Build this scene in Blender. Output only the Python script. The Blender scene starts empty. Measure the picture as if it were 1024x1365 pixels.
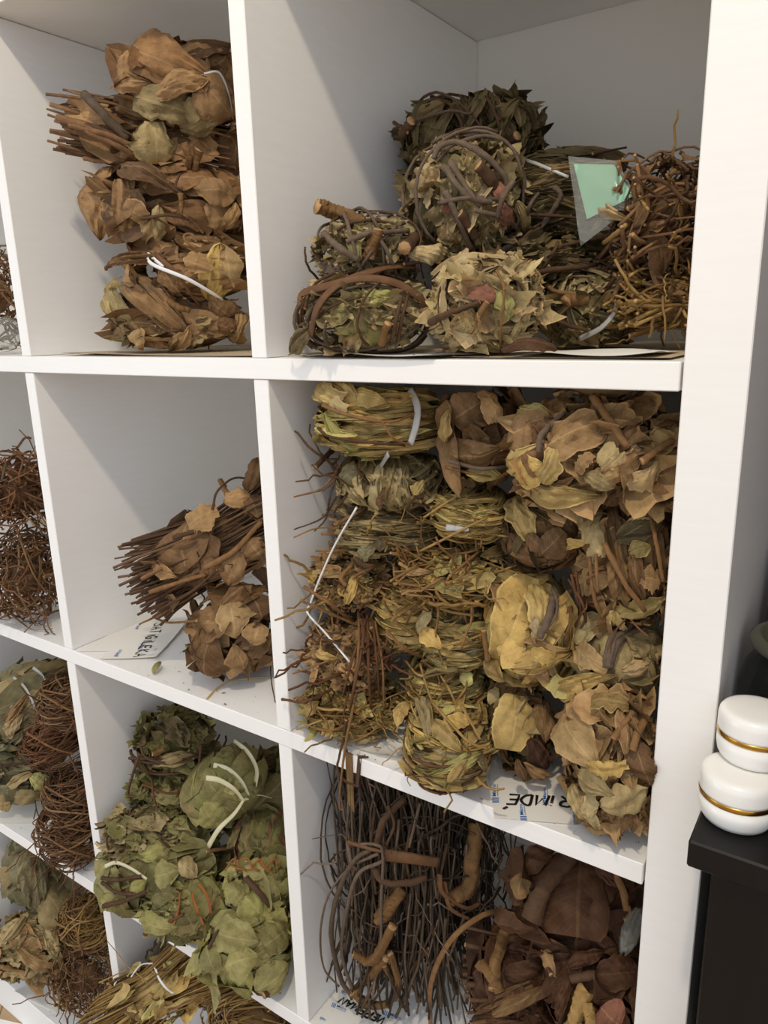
import bpy, math
import numpy as np
from mathutils import Vector, Matrix

SC = bpy.context.scene
COL = SC.collection
R = math.radians

# ------------------------------------------------------------------ materials
def lin(c):
    return tuple(((x / 255) / 12.92 if x / 255 <= .04045 else ((x / 255 + .055) / 1.055) ** 2.4) for x in c)

def newmat(name):
    m = bpy.data.materials.new(name)
    m.use_nodes = True
    nt = m.node_tree
    return m, nt, nt.nodes['Principled BSDF']

def N(nt, kind, **kw):
    n = nt.nodes.new(kind)
    for k, v in kw.items():
        if k in n.inputs:
            n.inputs[k].default_value = v
        else:
            setattr(n, k, v)
    return n

def mixrgb(nt, mode, fac, a, b):
    n = nt.nodes.new('ShaderNodeMix')
    n.data_type = 'RGBA'
    n.blend_type = mode
    for sock, val in ((n.inputs[0], fac), (n.inputs[6], a), (n.inputs[7], b)):
        if hasattr(val, 'is_linked'):
            nt.links.new(val, sock)
        else:
            sock.default_value = val if not isinstance(val, tuple) or len(val) == 4 else (*val, 1)
    return n.outputs[2]

def math_node(nt, op, a, b=None, c=None):
    n = nt.nodes.new('ShaderNodeMath')
    n.operation = op
    for i, val in enumerate((a, b, c)):
        if val is None:
            continue
        if hasattr(val, 'is_linked'):
            nt.links.new(val, n.inputs[i])
        else:
            n.inputs[i].default_value = val
    return n.outputs[0]

def desat(c, k):
    g = (c[0] * .35 + c[1] * .5 + c[2] * .15)
    return tuple(x + (g - x) * k for x in c)

def ramp(nt, fac, cols, boost=1.0):
    n = nt.nodes.new('ShaderNodeValToRGB')
    cr = n.color_ramp
    k = len(cols)
    while len(cr.elements) < k:
        cr.elements.new(.5)
    for i, c in enumerate(cols):
        cr.elements[i].position = i / max(1, k - 1)
        cr.elements[i].color = (*[min(1, x * boost) for x in lin(c)], 1)
    nt.links.new(fac, n.inputs[0])
    return n.outputs[0]

def leaf_material(name, cols, boost=1.25, vein=.28, spot=(70, 48, 30), rough=.72):
    m, nt, bs = newmat(name)
    L = nt.links
    tc = N(nt, 'ShaderNodeTexCoord')
    geo = N(nt, 'ShaderNodeNewGeometry')
    col = ramp(nt, geo.outputs['Random Per Island'], [desat(tuple(x * k_ for x in c), .05) for c, k_ in zip(cols, (1, 1.06, .84, 1.1, .94, 1, .9))], boost)
    n1 = N(nt, 'ShaderNodeTexNoise', Scale=60.0, Detail=6.0, Roughness=.66)
    L.new(tc.outputs['Object'], n1.inputs['Vector'])
    r1 = ramp(nt, n1.outputs[0], [(48, 40, 32), (138, 130, 120), (216, 213, 208), (255, 253, 248)])
    col = mixrgb(nt, 'MULTIPLY', .75, col, r1)
    n2 = N(nt, 'ShaderNodeTexNoise', Scale=95.0, Detail=3.0, Roughness=.6)
    L.new(tc.outputs['Object'], n2.inputs['Vector'])
    sp = math_node(nt, 'MULTIPLY', math_node(nt, 'GREATER_THAN', n2.outputs[0], .66), .22)
    col = mixrgb(nt, 'MIX', sp, col, lin(spot))
    sx = N(nt, 'ShaderNodeSeparateXYZ')
    L.new(tc.outputs['UV'], sx.inputs[0])
    av = math_node(nt, 'ABSOLUTE', math_node(nt, 'SUBTRACT', sx.outputs[1], .5))
    mid = math_node(nt, 'LESS_THAN', av, .022)
    ph = math_node(nt, 'SUBTRACT', math_node(nt, 'MULTIPLY', sx.outputs[0], 9.0), math_node(nt, 'MULTIPLY', av, 6.5))
    fr = math_node(nt, 'ABSOLUTE', math_node(nt, 'SUBTRACT', math_node(nt, 'FRACT', ph), .5))
    side = math_node(nt, 'MULTIPLY', math_node(nt, 'LESS_THAN', fr, .055), .55)
    vn = math_node(nt, 'MAXIMUM', mid, side)
    rim = math_node(nt, 'MULTIPLY', math_node(nt, 'GREATER_THAN', math_node(nt, 'ADD', av, math_node(nt, 'MULTIPLY', n2.outputs[0], .16)), .54), .45)
    col = mixrgb(nt, 'MIX', rim, col, (*[x * boost * .8 for x in lin(cols[-1])], 1))
    pale = mixrgb(nt, 'MIX', .45, col, (*[min(1, x * boost * 1.1) for x in lin((196, 168, 118))], 1))
    col = mixrgb(nt, 'MIX', math_node(nt, 'MULTIPLY', vn, vein), col, pale)
    L.new(col, bs.inputs['Base Color'])
    bs.inputs['Roughness'].default_value = rough
    bs.inputs['Specular IOR Level'].default_value = .25
    b1 = N(nt, 'ShaderNodeBump', Strength=.7, Distance=.003)
    L.new(n1.outputs[0], b1.inputs['Height'])
    b2 = N(nt, 'ShaderNodeBump', Strength=.45, Distance=.0012)
    L.new(vn, b2.inputs['Height'])
    L.new(b1.outputs[0], b2.inputs['Normal'])
    L.new(b2.outputs[0], bs.inputs['Normal'])
    return m

def bark_material(name, cols, boost=1.35, rough=.8, scale=160.0):
    m, nt, bs = newmat(name)
    L = nt.links
    tc = N(nt, 'ShaderNodeTexCoord')
    geo = N(nt, 'ShaderNodeNewGeometry')
    col = ramp(nt, geo.outputs['Random Per Island'], [desat(c, .05) for c in cols], boost)
    n1 = N(nt, 'ShaderNodeTexNoise', Scale=scale, Detail=4.0, Roughness=.65)
    L.new(tc.outputs['Object'], n1.inputs['Vector'])
    col = mixrgb(nt, 'MULTIPLY', .8, col, ramp(nt, n1.outputs[0], [(90, 82, 74), (185, 182, 180), (255, 250, 244)]))
    L.new(col, bs.inputs['Base Color'])
    bs.inputs['Roughness'].default_value = rough
    bs.inputs['Specular IOR Level'].default_value = .25
    b = N(nt, 'ShaderNodeBump', Strength=.6, Distance=.0015)
    L.new(n1.outputs[0], b.inputs['Height'])
    L.new(b.outputs[0], bs.inputs['Normal'])
    return m

def plain(name, rgb, rough=.5, metal=0.0, noise=.12, scale=40.0, bump=.0, spec=.5, boost=1.0):
    m, nt, bs = newmat(name)
    L = nt.links
    tc = N(nt, 'ShaderNodeTexCoord')
    n1 = N(nt, 'ShaderNodeTexNoise', Scale=scale, Detail=4.0)
    L.new(tc.outputs['Object'], n1.inputs['Vector'])
    base = tuple(x * boost for x in lin(rgb))
    dark = tuple(x * (1 - noise) for x in base)
    col = mixrgb(nt, 'MIX', n1.outputs[0], (*dark, 1), (*[min(1, x * (1 + noise * .5)) for x in base], 1))
    L.new(col, bs.inputs['Base Color'])
    bs.inputs['Roughness'].default_value = rough
    bs.inputs['Metallic'].default_value = metal
    bs.inputs['Specular IOR Level'].default_value = spec
    if bump:
        b = N(nt, 'ShaderNodeBump', Strength=bump, Distance=.001)
        L.new(n1.outputs[0], b.inputs['Height'])
        L.new(b.outputs[0], bs.inputs['Normal'])
    return m

def glassy(name, rgb, alpha, rough=.08):
    m, nt, bs = newmat(name)
    tr = N(nt, 'ShaderNodeBsdfTransparent')
    mx = N(nt, 'ShaderNodeMixShader')
    n1 = N(nt, 'ShaderNodeTexNoise', Scale=60.0)
    tc = N(nt, 'ShaderNodeTexCoord')
    nt.links.new(tc.outputs['Object'], n1.inputs['Vector'])
    b = N(nt, 'ShaderNodeBump', Strength=.15, Distance=.002)
    nt.links.new(n1.outputs[0], b.inputs['Height'])
    nt.links.new(b.outputs[0], bs.inputs['Normal'])
    bs.inputs['Base Color'].default_value = (*lin(rgb), 1)
    bs.inputs['Roughness'].default_value = rough
    mx.inputs[0].default_value = alpha
    nt.links.new(tr.outputs[0], mx.inputs[1])
    nt.links.new(bs.outputs[0], mx.inputs[2])
    nt.links.new(mx.outputs[0], nt.nodes['Material Output'].inputs[0])
    return m

M = {}
M['brown'] = leaf_material('brown_leaf', [(120, 86, 54), (154, 116, 76), (92, 64, 42), (172, 136, 92), (132, 98, 62), (104, 78, 54)], boost=1.38)
M['khaki'] = leaf_material('khaki_leaf', [(156, 138, 94), (172, 152, 106), (132, 116, 76)], boost=1.52)
M['olive'] = leaf_material('olive_leaf', [(126, 112, 72), (160, 146, 104), (98, 86, 56), (174, 154, 112), (134, 118, 80)], boost=1.61)
M['shade'] = leaf_material('shaded_olive_leaf', [(100, 86, 56), (120, 104, 66), (82, 68, 46), (130, 112, 74)], boost=1.2)  # olive leaf with shade put into the colour, for bundles lying in shadow
M['pale'] = leaf_material('pale_olive_leaf', [(180, 164, 118), (158, 142, 98), (194, 172, 130), (144, 126, 86), (182, 150, 108)], boost=1.72)
M['gold'] = leaf_material('golden_leaf', [(166, 136, 76), (186, 156, 92), (132, 106, 62), (198, 172, 108), (150, 124, 72), (176, 152, 96)], boost=1.81)
M['yellow'] = leaf_material('yellow_leaf', [(196, 166, 98), (182, 152, 86), (206, 180, 116)], vein=.4, boost=1.53)
M['tan'] = leaf_material('tan_leaf', [(180, 144, 98), (150, 116, 76), (194, 162, 110), (122, 94, 62), (170, 138, 92)], boost=1.65)
M['umber'] = leaf_material('umber_leaf', [(138, 104, 66), (112, 82, 54), (158, 124, 78), (94, 68, 46)], boost=1.49)
M['green'] = leaf_material('green_leaf', [(136, 132, 78), (110, 107, 60), (158, 149, 94), (92, 87, 52), (148, 130, 84), (122, 120, 68)], boost=1.43)
M['lime'] = leaf_material('light_green_leaf', [(170, 164, 100), (152, 148, 86), (182, 170, 112), (134, 130, 76)], boost=1.49)
M['sage'] = leaf_material('sage_leaf', [(140, 134, 98), (118, 114, 82), (158, 148, 108), (104, 98, 70)], boost=1.49)
M['russet'] = leaf_material('russet_leaf', [(100, 64, 40), (84, 52, 34), (120, 80, 50), (68, 44, 30), (110, 72, 46)], boost=1.05, vein=.12)
M['pink'] = leaf_material('reddish_leaf', [(150, 100, 78), (138, 92, 72)])
M['root'] = bark_material('brown_root', [(118, 84, 54), (90, 64, 44), (148, 110, 72), (104, 74, 50), (162, 124, 84)])
M['rust'] = bark_material('rusty_root', [(126, 82, 52), (98, 64, 42), (150, 104, 66)])
M['straw'] = bark_material('straw_stalk', [(166, 130, 70), (130, 98, 52), (188, 152, 90), (112, 84, 46)])
M['stalk'] = bark_material('tan_stalk', [(158, 118, 70), (132, 94, 56), (176, 138, 88)])
M['vine'] = bark_material('dark_vine', [(88, 74, 60), (62, 50, 40), (116, 98, 78), (76, 62, 50)], boost=1.15)
M['grey'] = bark_material('grey_twig', [(126, 108, 90), (104, 88, 72), (146, 126, 106)])
M['twig'] = bark_material('brown_twig', [(104, 76, 52), (84, 60, 42), (124, 94, 64)])
M['wood'] = bark_material('ochre_wood', [(150, 112, 66), (136, 100, 58)], scale=90.0, boost=1.15)
M['cut'] = bark_material('cut_wood_end', [(206, 166, 116), (190, 148, 98)], scale=220.0)
M['strap'] = bark_material('bark_strap', [(120, 84, 52), (112, 78, 50)], scale=90.0, rough=.6)
M['orange'] = bark_material('orange_fibre', [(176, 104, 50), (160, 92, 46)])
M['cream'] = plain('cream_ribbon', (206, 198, 160), .5, noise=.2)
M['string'] = plain('white_string', (232, 232, 230), .45, noise=.1)
M['film'] = plain('grey_plastic_ribbon', (176, 174, 170), .3, noise=.2)
M['paper'] = plain('white_paper', (238, 234, 224), .8, noise=.05, scale=12.0)
M['card'] = plain('brown_paper_liner', (196, 176, 146), .85, noise=.25, scale=30.0)
M['ink'] = plain('black_marker', (18, 18, 20), .6)
M['blue'] = plain('blue_print', (44, 112, 188), .6)
M['greenpaper'] = plain('mint_paper', (150, 196, 164), .7, noise=.15)
M['bag'] = glassy('clear_plastic', (170, 172, 164), .24, .12)
M['white_plastic'] = plain('white_plastic', (240, 238, 232), .22, noise=.02)
M['gold_foil'] = plain('gold_foil', (212, 168, 84), .18, 1.0, noise=.3, scale=90.0)
M['glass'] = glassy('jar_glass', (34, 36, 36), .4, .05)
M['glasslid'] = plain('smoked_glass_lid', (78, 78, 64), .25, noise=.2)
M['content'] = leaf_material('dark_jar_contents', [(64, 42, 34), (48, 32, 28), (80, 54, 42)], boost=.9)

def melamine():
    m, nt, bs = newmat('white_melamine')
    L = nt.links
    tc = N(nt, 'ShaderNodeTexCoord')
    mp = N(nt, 'ShaderNodeMapping')
    mp.inputs['Scale'].default_value = (1, 1, 9)
    L.new(tc.outputs['Object'], mp.inputs[0])
    n1 = N(nt, 'ShaderNodeTexNoise', Scale=26.0, Detail=4.0)
    L.new(mp.outputs[0], n1.inputs['Vector'])
    col = mixrgb(nt, 'MIX', n1.outputs[0], (*lin((240, 238, 233)), 1), (*lin((247, 245, 241)), 1))
    L.new(col, bs.inputs['Base Color'])
    bs.inputs['Roughness'].default_value = .38
    bs.inputs['Specular IOR Level'].default_value = .35
    b = N(nt, 'ShaderNodeBump', Strength=.05, Distance=.0006)
    L.new(n1.outputs[0], b.inputs['Height'])
    L.new(b.outputs[0], bs.inputs['Normal'])
    return m
M['white'] = melamine()

def dark_wood():
    m, nt, bs = newmat('black_brown_veneer')
    L = nt.links
    tc = N(nt, 'ShaderNodeTexCoord')
    mp = N(nt, 'ShaderNodeMapping')
    mp.inputs['Scale'].default_value = (60, 60, 3)
    L.new(tc.outputs['Object'], mp.inputs[0])
    n1 = N(nt, 'ShaderNodeTexNoise', Scale=3.0, Detail=6.0)
    L.new(mp.outputs[0], n1.inputs['Vector'])
    col = mixrgb(nt, 'MIX', n1.outputs[0], (*lin((10, 8, 8)), 1), (*lin((22, 17, 16)), 1))
    L.new(col, bs.inputs['Base Color'])
    bs.inputs['Roughness'].default_value = .45
    bs.inputs['Specular IOR Level'].default_value = .28
    b = N(nt, 'ShaderNodeBump', Strength=.12, Distance=.001)
    L.new(n1.outputs[0], b.inputs['Height'])
    L.new(b.outputs[0], bs.inputs['Normal'])
    return m
M['veneer'] = dark_wood()

def floor_mat():
    m, nt, bs = newmat('oak_parquet')
    L = nt.links
    tc = N(nt, 'ShaderNodeTexCoord')
    mp = N(nt, 'ShaderNodeMapping')
    mp.inputs['Rotation'].default_value = (0, 0, R(45))
    L.new(tc.outputs['Object'], mp.inputs[0])
    br = N(nt, 'ShaderNodeTexBrick', Scale=1.0)
    br.inputs['Color1'].default_value = (*lin((206, 178, 140)), 1)
    br.inputs['Color2'].default_value = (*lin((186, 154, 114)), 1)
    br.inputs['Mortar'].default_value = (*lin((110, 84, 58)), 1)
    br.inputs['Mortar Size'].default_value = .0012
    br.inputs['Brick Width'].default_value = .36
    br.inputs['Row Height'].default_value = .07
    L.new(mp.outputs[0], br.inputs['Vector'])
    n1 = N(nt, 'ShaderNodeTexNoise', Scale=40.0, Detail=5.0)
    L.new(tc.outputs['Object'], n1.inputs['Vector'])
    col = mixrgb(nt, 'MULTIPLY', .4, br.outputs[0], ramp(nt, n1.outputs[0], [(170, 160, 150), (255, 255, 255)]))
    L.new(col, bs.inputs['Base Color'])
    bs.inputs['Roughness'].default_value = .45
    return m
M['floor'] = floor_mat()
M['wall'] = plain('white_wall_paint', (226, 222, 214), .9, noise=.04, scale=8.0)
M['blocker_warm'] = plain('light_blocker_paint', (112, 92, 74), .9, noise=.05, scale=8.0)  # warm brown for the unseen light blocker beside the end panel

# ------------------------------------------------------------------ mesh helpers
class MB:
    def __init__(s):
        s.v, s.f, s.uv, s.mi, s.n = [], [], [], [], 0
    def add(s, V, F, UV=None, mat=0):
        V = np.asarray(V, float).reshape(-1, 3)
        s.v.append(V)
        s.uv.append(np.zeros((len(V), 2)) if UV is None else np.asarray(UV, float).reshape(-1, 2))
        b = s.n
        for q in F:
            s.f.append([b + i for i in q])
        s.mi += [mat] * len(F)
        s.n += len(V)
    def grid(s, V, UV=None, mat=0):
        V = np.asarray(V)
        a, b = V.shape[:2]
        i = np.arange(a * b).reshape(a, b)
        F = np.stack([i[:-1, :-1], i[1:, :-1], i[1:, 1:], i[:-1, 1:]], -1).reshape(-1, 4)
        s.add(V.reshape(-1, 3), F.tolist(), UV, mat)
    def xform(s, M3, off):
        s.v = [v @ np.asarray(M3).T + np.asarray(off) for v in s.v]
        return s
    def keep(s, b, base, hard=True):
        """press the points against the cubby walls, shelf and ceiling instead of passing through them"""
        if b is None:
            return s
        V = np.concatenate(s.v)
        Wp = V + np.asarray(base)
        inside = Wp[:, 1] > -.001
        for k, lo, hi in ((0, b[0], b[1]), (2, b[2], b[3])):
            m = .005
            x = Wp[:, k]
            top, bot = hi - m, lo + m
            y = np.where(x > top, hi - m * np.exp(-np.clip(x - top, 0, 9) / m), x)
            y = np.where(y < bot, lo + m * np.exp(-np.clip(bot - y, 0, 9) / m), y)
            Wp[:, k] = np.where(inside | (hard and k == 0), y, x)
        Wp[:, 1] = np.minimum(Wp[:, 1], .382)
        s.v = [Wp - np.asarray(base)]
        return s
    def build(s, name, mats, parent=None, loc=(0, 0, 0), smooth=True, crisp=False):
        me = bpy.data.meshes.new(name)
        V = np.concatenate(s.v)
        me.from_pydata(V.tolist(), [], s.f)
        uvl = me.uv_layers.new(name='UVMap')
        li = np.empty(len(me.loops), dtype=np.int32)
        me.loops.foreach_get('vertex_index', li)
        uvl.data.foreach_set('uv', np.concatenate(s.uv)[li].astype(np.float32).ravel())
        for m in (mats if isinstance(mats, (list, tuple)) else [mats]):
            me.materials.append(m)
        me.polygons.foreach_set('material_index', np.array(s.mi, dtype=np.int32))
        me.polygons.foreach_set('use_smooth', np.full(len(s.f), smooth, dtype=bool))
        me.update()
        if smooth and crisp:
            me.set_sharp_from_angle(angle=R(38))
        o = bpy.data.objects.new(name, me)
        COL.objects.link(o)
        if parent is not None:
            o.parent = parent
        o.location = loc
        return o

def box(mb, lo, hi, mat=0, bev=.0):
    x0, y0, z0 = lo
    x1, y1, z1 = hi
    if bev <= 0:
        V = [(x, y, z) for x in (x0, x1) for y in (y0, y1) for z in (z0, z1)]
        F = [(0, 1, 3, 2), (4, 6, 7, 5), (0, 4, 5, 1), (2, 3, 7, 6), (0, 2, 6, 4), (1, 5, 7, 3)]
        mb.add(V, F, None, mat)
        return
    c = ((x0 + x1) / 2, (y0 + y1) / 2, (z0 + z1) / 2)
    h = ((x1 - x0) / 2, (y1 - y0) / 2, (z1 - z0) / 2)
    V, idx = [], {}
    for sx in (-1, 1):
        for sy in (-1, 1):
            for sz in (-1, 1):
                for k in range(3):
                    d = [h[0], h[1], h[2]]
                    for j in range(3):
                        if j != k:
                            d[j] -= bev
                    idx[(sx, sy, sz, k)] = len(V)
                    V.append((c[0] + sx * d[0], c[1] + sy * d[1], c[2] + sz * d[2]))
    F = []
    for k in range(3):
        a, b = (k + 1) % 3, (k + 2) % 3
        for s in (-1, 1):
            q = []
            for p, r in ((-1, -1), (1, -1), (1, 1), (-1, 1)):
                g = [0, 0, 0]
                g[k], g[a], g[b] = s, p, r
                q.append(idx[(*g, k)])
            F.append(q if s > 0 else q[::-1])
    for k in range(3):
        a, b = (k + 1) % 3, (k + 2) % 3
        for p in (-1, 1):
            for r in (-1, 1):
                q = []
                for s, kk in ((-1, a), (1, a), (1, b), (-1, b)):
                    g = [0, 0, 0]
                    g[k], g[a], g[b] = s, p, r
                    q.append(idx[(*g, kk)])
                F.append(q if p * r < 0 else q[::-1])
    for sx in (-1, 1):
        for sy in (-1, 1):
            for sz in (-1, 1):
                q = [idx[(sx, sy, sz, k)] for k in range(3)]
                F.append(q if sx * sy * sz > 0 else q[::-1])
    mb.add(V, F, None, mat)

def lathe(mb, prof, c=(0, 0, 0), n=40, mat=0):
    pr = np.array(prof)
    a = np.linspace(0, 2 * np.pi, n + 1)
    V = np.stack([pr[:, None, 0] * np.cos(a) + c[0], pr[:, None, 0] * np.sin(a) + c[1],
                  np.broadcast_to(pr[:, None, 1] + c[2], (len(pr), n + 1))], -1)
    i = np.arange(len(pr) * n).reshape(len(pr), n)
    j = np.roll(i, -1, 1)
    F = np.stack([i[:-1], j[:-1], j[1:], i[1:]], -1).reshape(-1, 4)
    mb.add(V[:, :n].reshape(-1, 3), F.tolist(), None, mat)

def norm(v):
    return v / (np.linalg.norm(v, axis=-1, keepdims=True) + 1e-12)

def tubes(mb, P, rad, sides=5, mat=0, capmat=0, flat=1.0, nref=None):
    """P: curves (count, points, 3); rad: scalar, (count,1) or (count, points)."""
    P = np.asarray(P, float)
    n, m = P.shape[:2]
    T = norm(np.gradient(P, axis=1))
    chord = norm(P[:, -1] - P[:, 0] + 1e-9)
    if nref is None:
        ref = np.zeros((n, 3))
        ref[np.arange(n), np.argmin(np.abs(chord), axis=1)] = 1
        ref = np.repeat(ref[:, None], m, 1)
    else:
        ref = np.broadcast_to(nref, (n, m, 3))
    A = norm(np.cross(T, ref))
    B = np.cross(A, T)
    a = np.linspace(0, 2 * np.pi, sides, endpoint=False)
    rr = np.broadcast_to(np.asarray(rad, float), (n, m))[:, :, None, None]
    V = P[:, :, None] + rr * (np.cos(a)[:, None] * A[:, :, None] + flat * np.sin(a)[:, None] * B[:, :, None])
    i = np.arange(n * m * sides).reshape(n, m, sides)
    j = np.roll(i, -1, 2)
    F = np.stack([i[:, :-1], j[:, :-1], j[:, 1:], i[:, 1:]], -1).reshape(-1, 4).tolist()
    U = np.zeros((n, m, sides, 2))
    U[..., 0] = np.linspace(0, 1, m)[None, :, None]
    k = len(F)
    mb.add(V.reshape(-1, 3), F + i[:, 0, ::-1].tolist() + i[:, -1].tolist(), U.reshape(-1, 2), mat)
    if capmat != mat:
        mb.mi[-2 * n:] = [capmat] * (2 * n)

def smooth_path(pts, m):
    """Catmull-Rom through the points, m samples."""
    p = np.asarray(pts, float)
    if len(p) == 2:
        return p[0] + (p[1] - p[0]) * np.linspace(0, 1, m)[:, None]
    q = np.concatenate([[2 * p[0] - p[1]], p, [2 * p[-1] - p[-2]]])
    out = []
    for t in np.linspace(0, len(p) - 1 - 1e-6, m):
        i = int(t)
        f = t - i
        a, b, c, d = q[i:i + 4]
        out.append(.5 * (2 * b + (c - a) * f + (2 * a - 5 * b + 4 * c - d) * f * f + (3 * b - a - 3 * c + d) * f ** 3))
    return np.array(out)

def empty(name, label, cat, loc, group=None):
    o = bpy.data.objects.new(name, None)
    o.empty_display_size = .02
    COL.objects.link(o)
    o.location = loc
    return tag(o, label, cat, group)

def tag(o, label, cat, group=None):
    o['label'] = label
    o['category'] = cat
    if group:
        o['group'] = group
    return o

# ------------------------------------------------------------------ leaves
def profile(u, shape):
    if shape == 's':
        return .25 + .75 * np.sin(np.pi * np.clip(u * .96 + .02, 0, 1)) ** .45
    if shape == 't':
        return np.sin(np.pi * (.12 + .76 * u)) ** .5
    return .04 + np.sin(np.pi * np.clip(u, 0, 1) ** .8) ** .75

def crease(u, v, rng, k):
    z = np.zeros(np.broadcast(u, v).shape)
    for i, a in enumerate((1.0, .62, .4, .24, .14)):
        th = rng.uniform(0, np.pi)
        f = k * (1.7 ** i) * rng.uniform(.7, 1.3)
        z = z + a * (np.abs(np.sin(f * (u * np.cos(th) * 2 + v * np.sin(th)) + rng.uniform(0, 6.3))) - .6)
    return z

def edges(rng, nu, nv, u, v, shape, jag):
    w = profile(u, shape)
    if shape != 's':
        k1, k2 = rng.uniform(3, 8, 2)
        w = w * np.where(v < 0, 1 + .16 * np.sin(k1 * u + rng.rand() * 6), 1 + .16 * np.sin(k2 * u + rng.rand() * 6)) * (1 + .12 * rng.normal() * v)
    if jag:
        kn = np.linspace(0, 1, 9)
        wl, wr = [w * (1 + jag * (1.5 * (np.interp(u[:, 0], kn, rng.rand(9)) - .6) + .35 * (rng.rand(nu) - .5)))[:, None] for _ in (0, 1)]
        w = np.where(v < 0, wl, wr)
    return w

def wrap_leaf(mb, rng, ax, pn, p, t, La, Wa, e0, lift, crum, jag, shape, nu=13, nv=8, mat=0):
    b = np.cross(p, t)
    u = np.linspace(0, 1, nu)[:, None]
    v = np.linspace(-1, 1, nv)[None, :]
    w = edges(rng, nu, nv, u, v, shape, jag)
    al = (u - .5) * La + 0 * v
    if jag:
        al = al + jag * .12 * La * (rng.rand(1, nv) - .5) * (np.abs(u - .5) > .4)
    be = w * v * Wa / 2 + rng.uniform(-.35, .35) * (u - .5) ** 2
    n = (np.cos(be)[..., None] * (np.cos(al)[..., None] * p + np.sin(al)[..., None] * t) + np.sin(be)[..., None] * b)
    se = (np.abs(n) ** pn).sum(-1) ** (-1 / pn)
    l1, l2, l3, l4 = rng.uniform(0, 1, 4) ** 2 * lift
    hook = rng.rand() < .3
    sgn = rng.uniform(-.4, 1)
    uk = rng.uniform(.2, .8)
    r = se * (.9 + e0 + l1 * np.clip(u - .55, 0, 1) ** 2 * 5 + l2 * np.clip(.45 - u, 0, 1) ** 2 * 5
              + l3 * sgn * .8 * np.abs(v) ** 1.4 + l4 * 1.2 * np.clip(v * (1 if sgn > 0 else -1) - .2, 0, 1) ** 2 * (1.2 - u)
              - .5 * crum * (1 - np.abs(v)) + 1.6 * crum * crease(u, v, rng, 3.4) - .5 * lift * rng.uniform(-.3, 1) * (np.abs(u - uk + .3 * v) - .25)
              + .03 * np.sin(u * rng.uniform(2, 7) + v * rng.uniform(-2, 2) + rng.rand() * 6))
    if hook:
        al = al * (1 - .35 * np.clip(u - .6, 0, 1) ** 2 * 6)
        n = (np.cos(be)[..., None] * (np.cos(al)[..., None] * p + np.sin(al)[..., None] * t) + np.sin(be)[..., None] * b)
    V = n * r[..., None] * ax
    mb.grid(V, np.stack(np.broadcast_arrays(u, v * .5 + .5), -1), mat)

AX = {'x': np.array([1., 0, 0]), 'y': np.array([0, 1., 0]), 'z': np.array([0, 0, 1.])}

# preset: number, length range, width range, winding strength, lift, crumple, raggedness, outline
PRE = {
    'broad': (52, .7, 1.5, .55, 1.05, .1, .3, .045, .16, 'o'),
    'crisp': (200, .3, .7, .24, .5, .3, .22, .05, .2, 't'),
    'small': (190, .4, .8, .2, .4, .4, .24, .03, .1, 'o'),
    'narrow': (230, .8, 1.7, .12, .26, .8, .12, .022, .1, 'o'),
    'strata': (230, 1.2, 2.4, .08, .22, .93, .08, .02, .2, 's'),
    'smooth': (70, 1.1, 2.2, .5, .9, .88, .045, .018, .1, 's'),
    'roll': (70, 1.0, 2.0, .4, .8, .8, .18, .035, .15, 's'),
}

def foliage(mb, rng, ax, pn, spec):
    kind, wind = spec[1], AX[spec[2]]
    mul = spec[3] if len(spec) > 3 else 1.0
    big = spec[4] if len(spec) > 4 else 1.0
    n, L0, L1, W0, W1, ws, lift, crum, jag, shape = PRE[kind]
    n = int(n * mul)
    for i in range(n):
        p = norm(rng.normal(size=3))
        if rng.rand() < .55 and p[1] > .2:
            p[1] *= -1                                   # more leaves on the side that faces the room
        d = rng.normal(size=3)
        rt = norm(d - p * (d @ p))
        ct = np.cross(wind, p)
        t = ws * (ct if rng.rand() < .5 else -ct) + (1 - ws) * rt
        t = norm(t - p * (t @ p))
        f = (i + 1) / n
        wrap_leaf(mb, rng, ax, pn, p, t, rng.uniform(L0, L1) * big, rng.uniform(W0, W1) * big, -.16 + .2 * f + rng.uniform(-.03, .03),
                  lift * (.35 + .9 * f), crum, jag, shape)

def core(mb, rng, ax, pn, k=.6):
    a = np.linspace(0, np.pi, 14)[:, None]
    b = np.linspace(0, 2 * np.pi, 22)[None, :]
    n = np.stack([np.sin(a) * np.cos(b), np.sin(a) * np.sin(b), np.cos(a) + 0 * b], -1)
    se = (np.abs(n) ** pn).sum(-1) ** (-1 / pn)
    r = k * se * (1 + .05 * np.sin(5 * n[..., 0] + rng.rand() * 6) * np.sin(6 * n[..., 2] + rng.rand() * 6))
    mb.grid(n * r[..., None] * ax, None)

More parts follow.
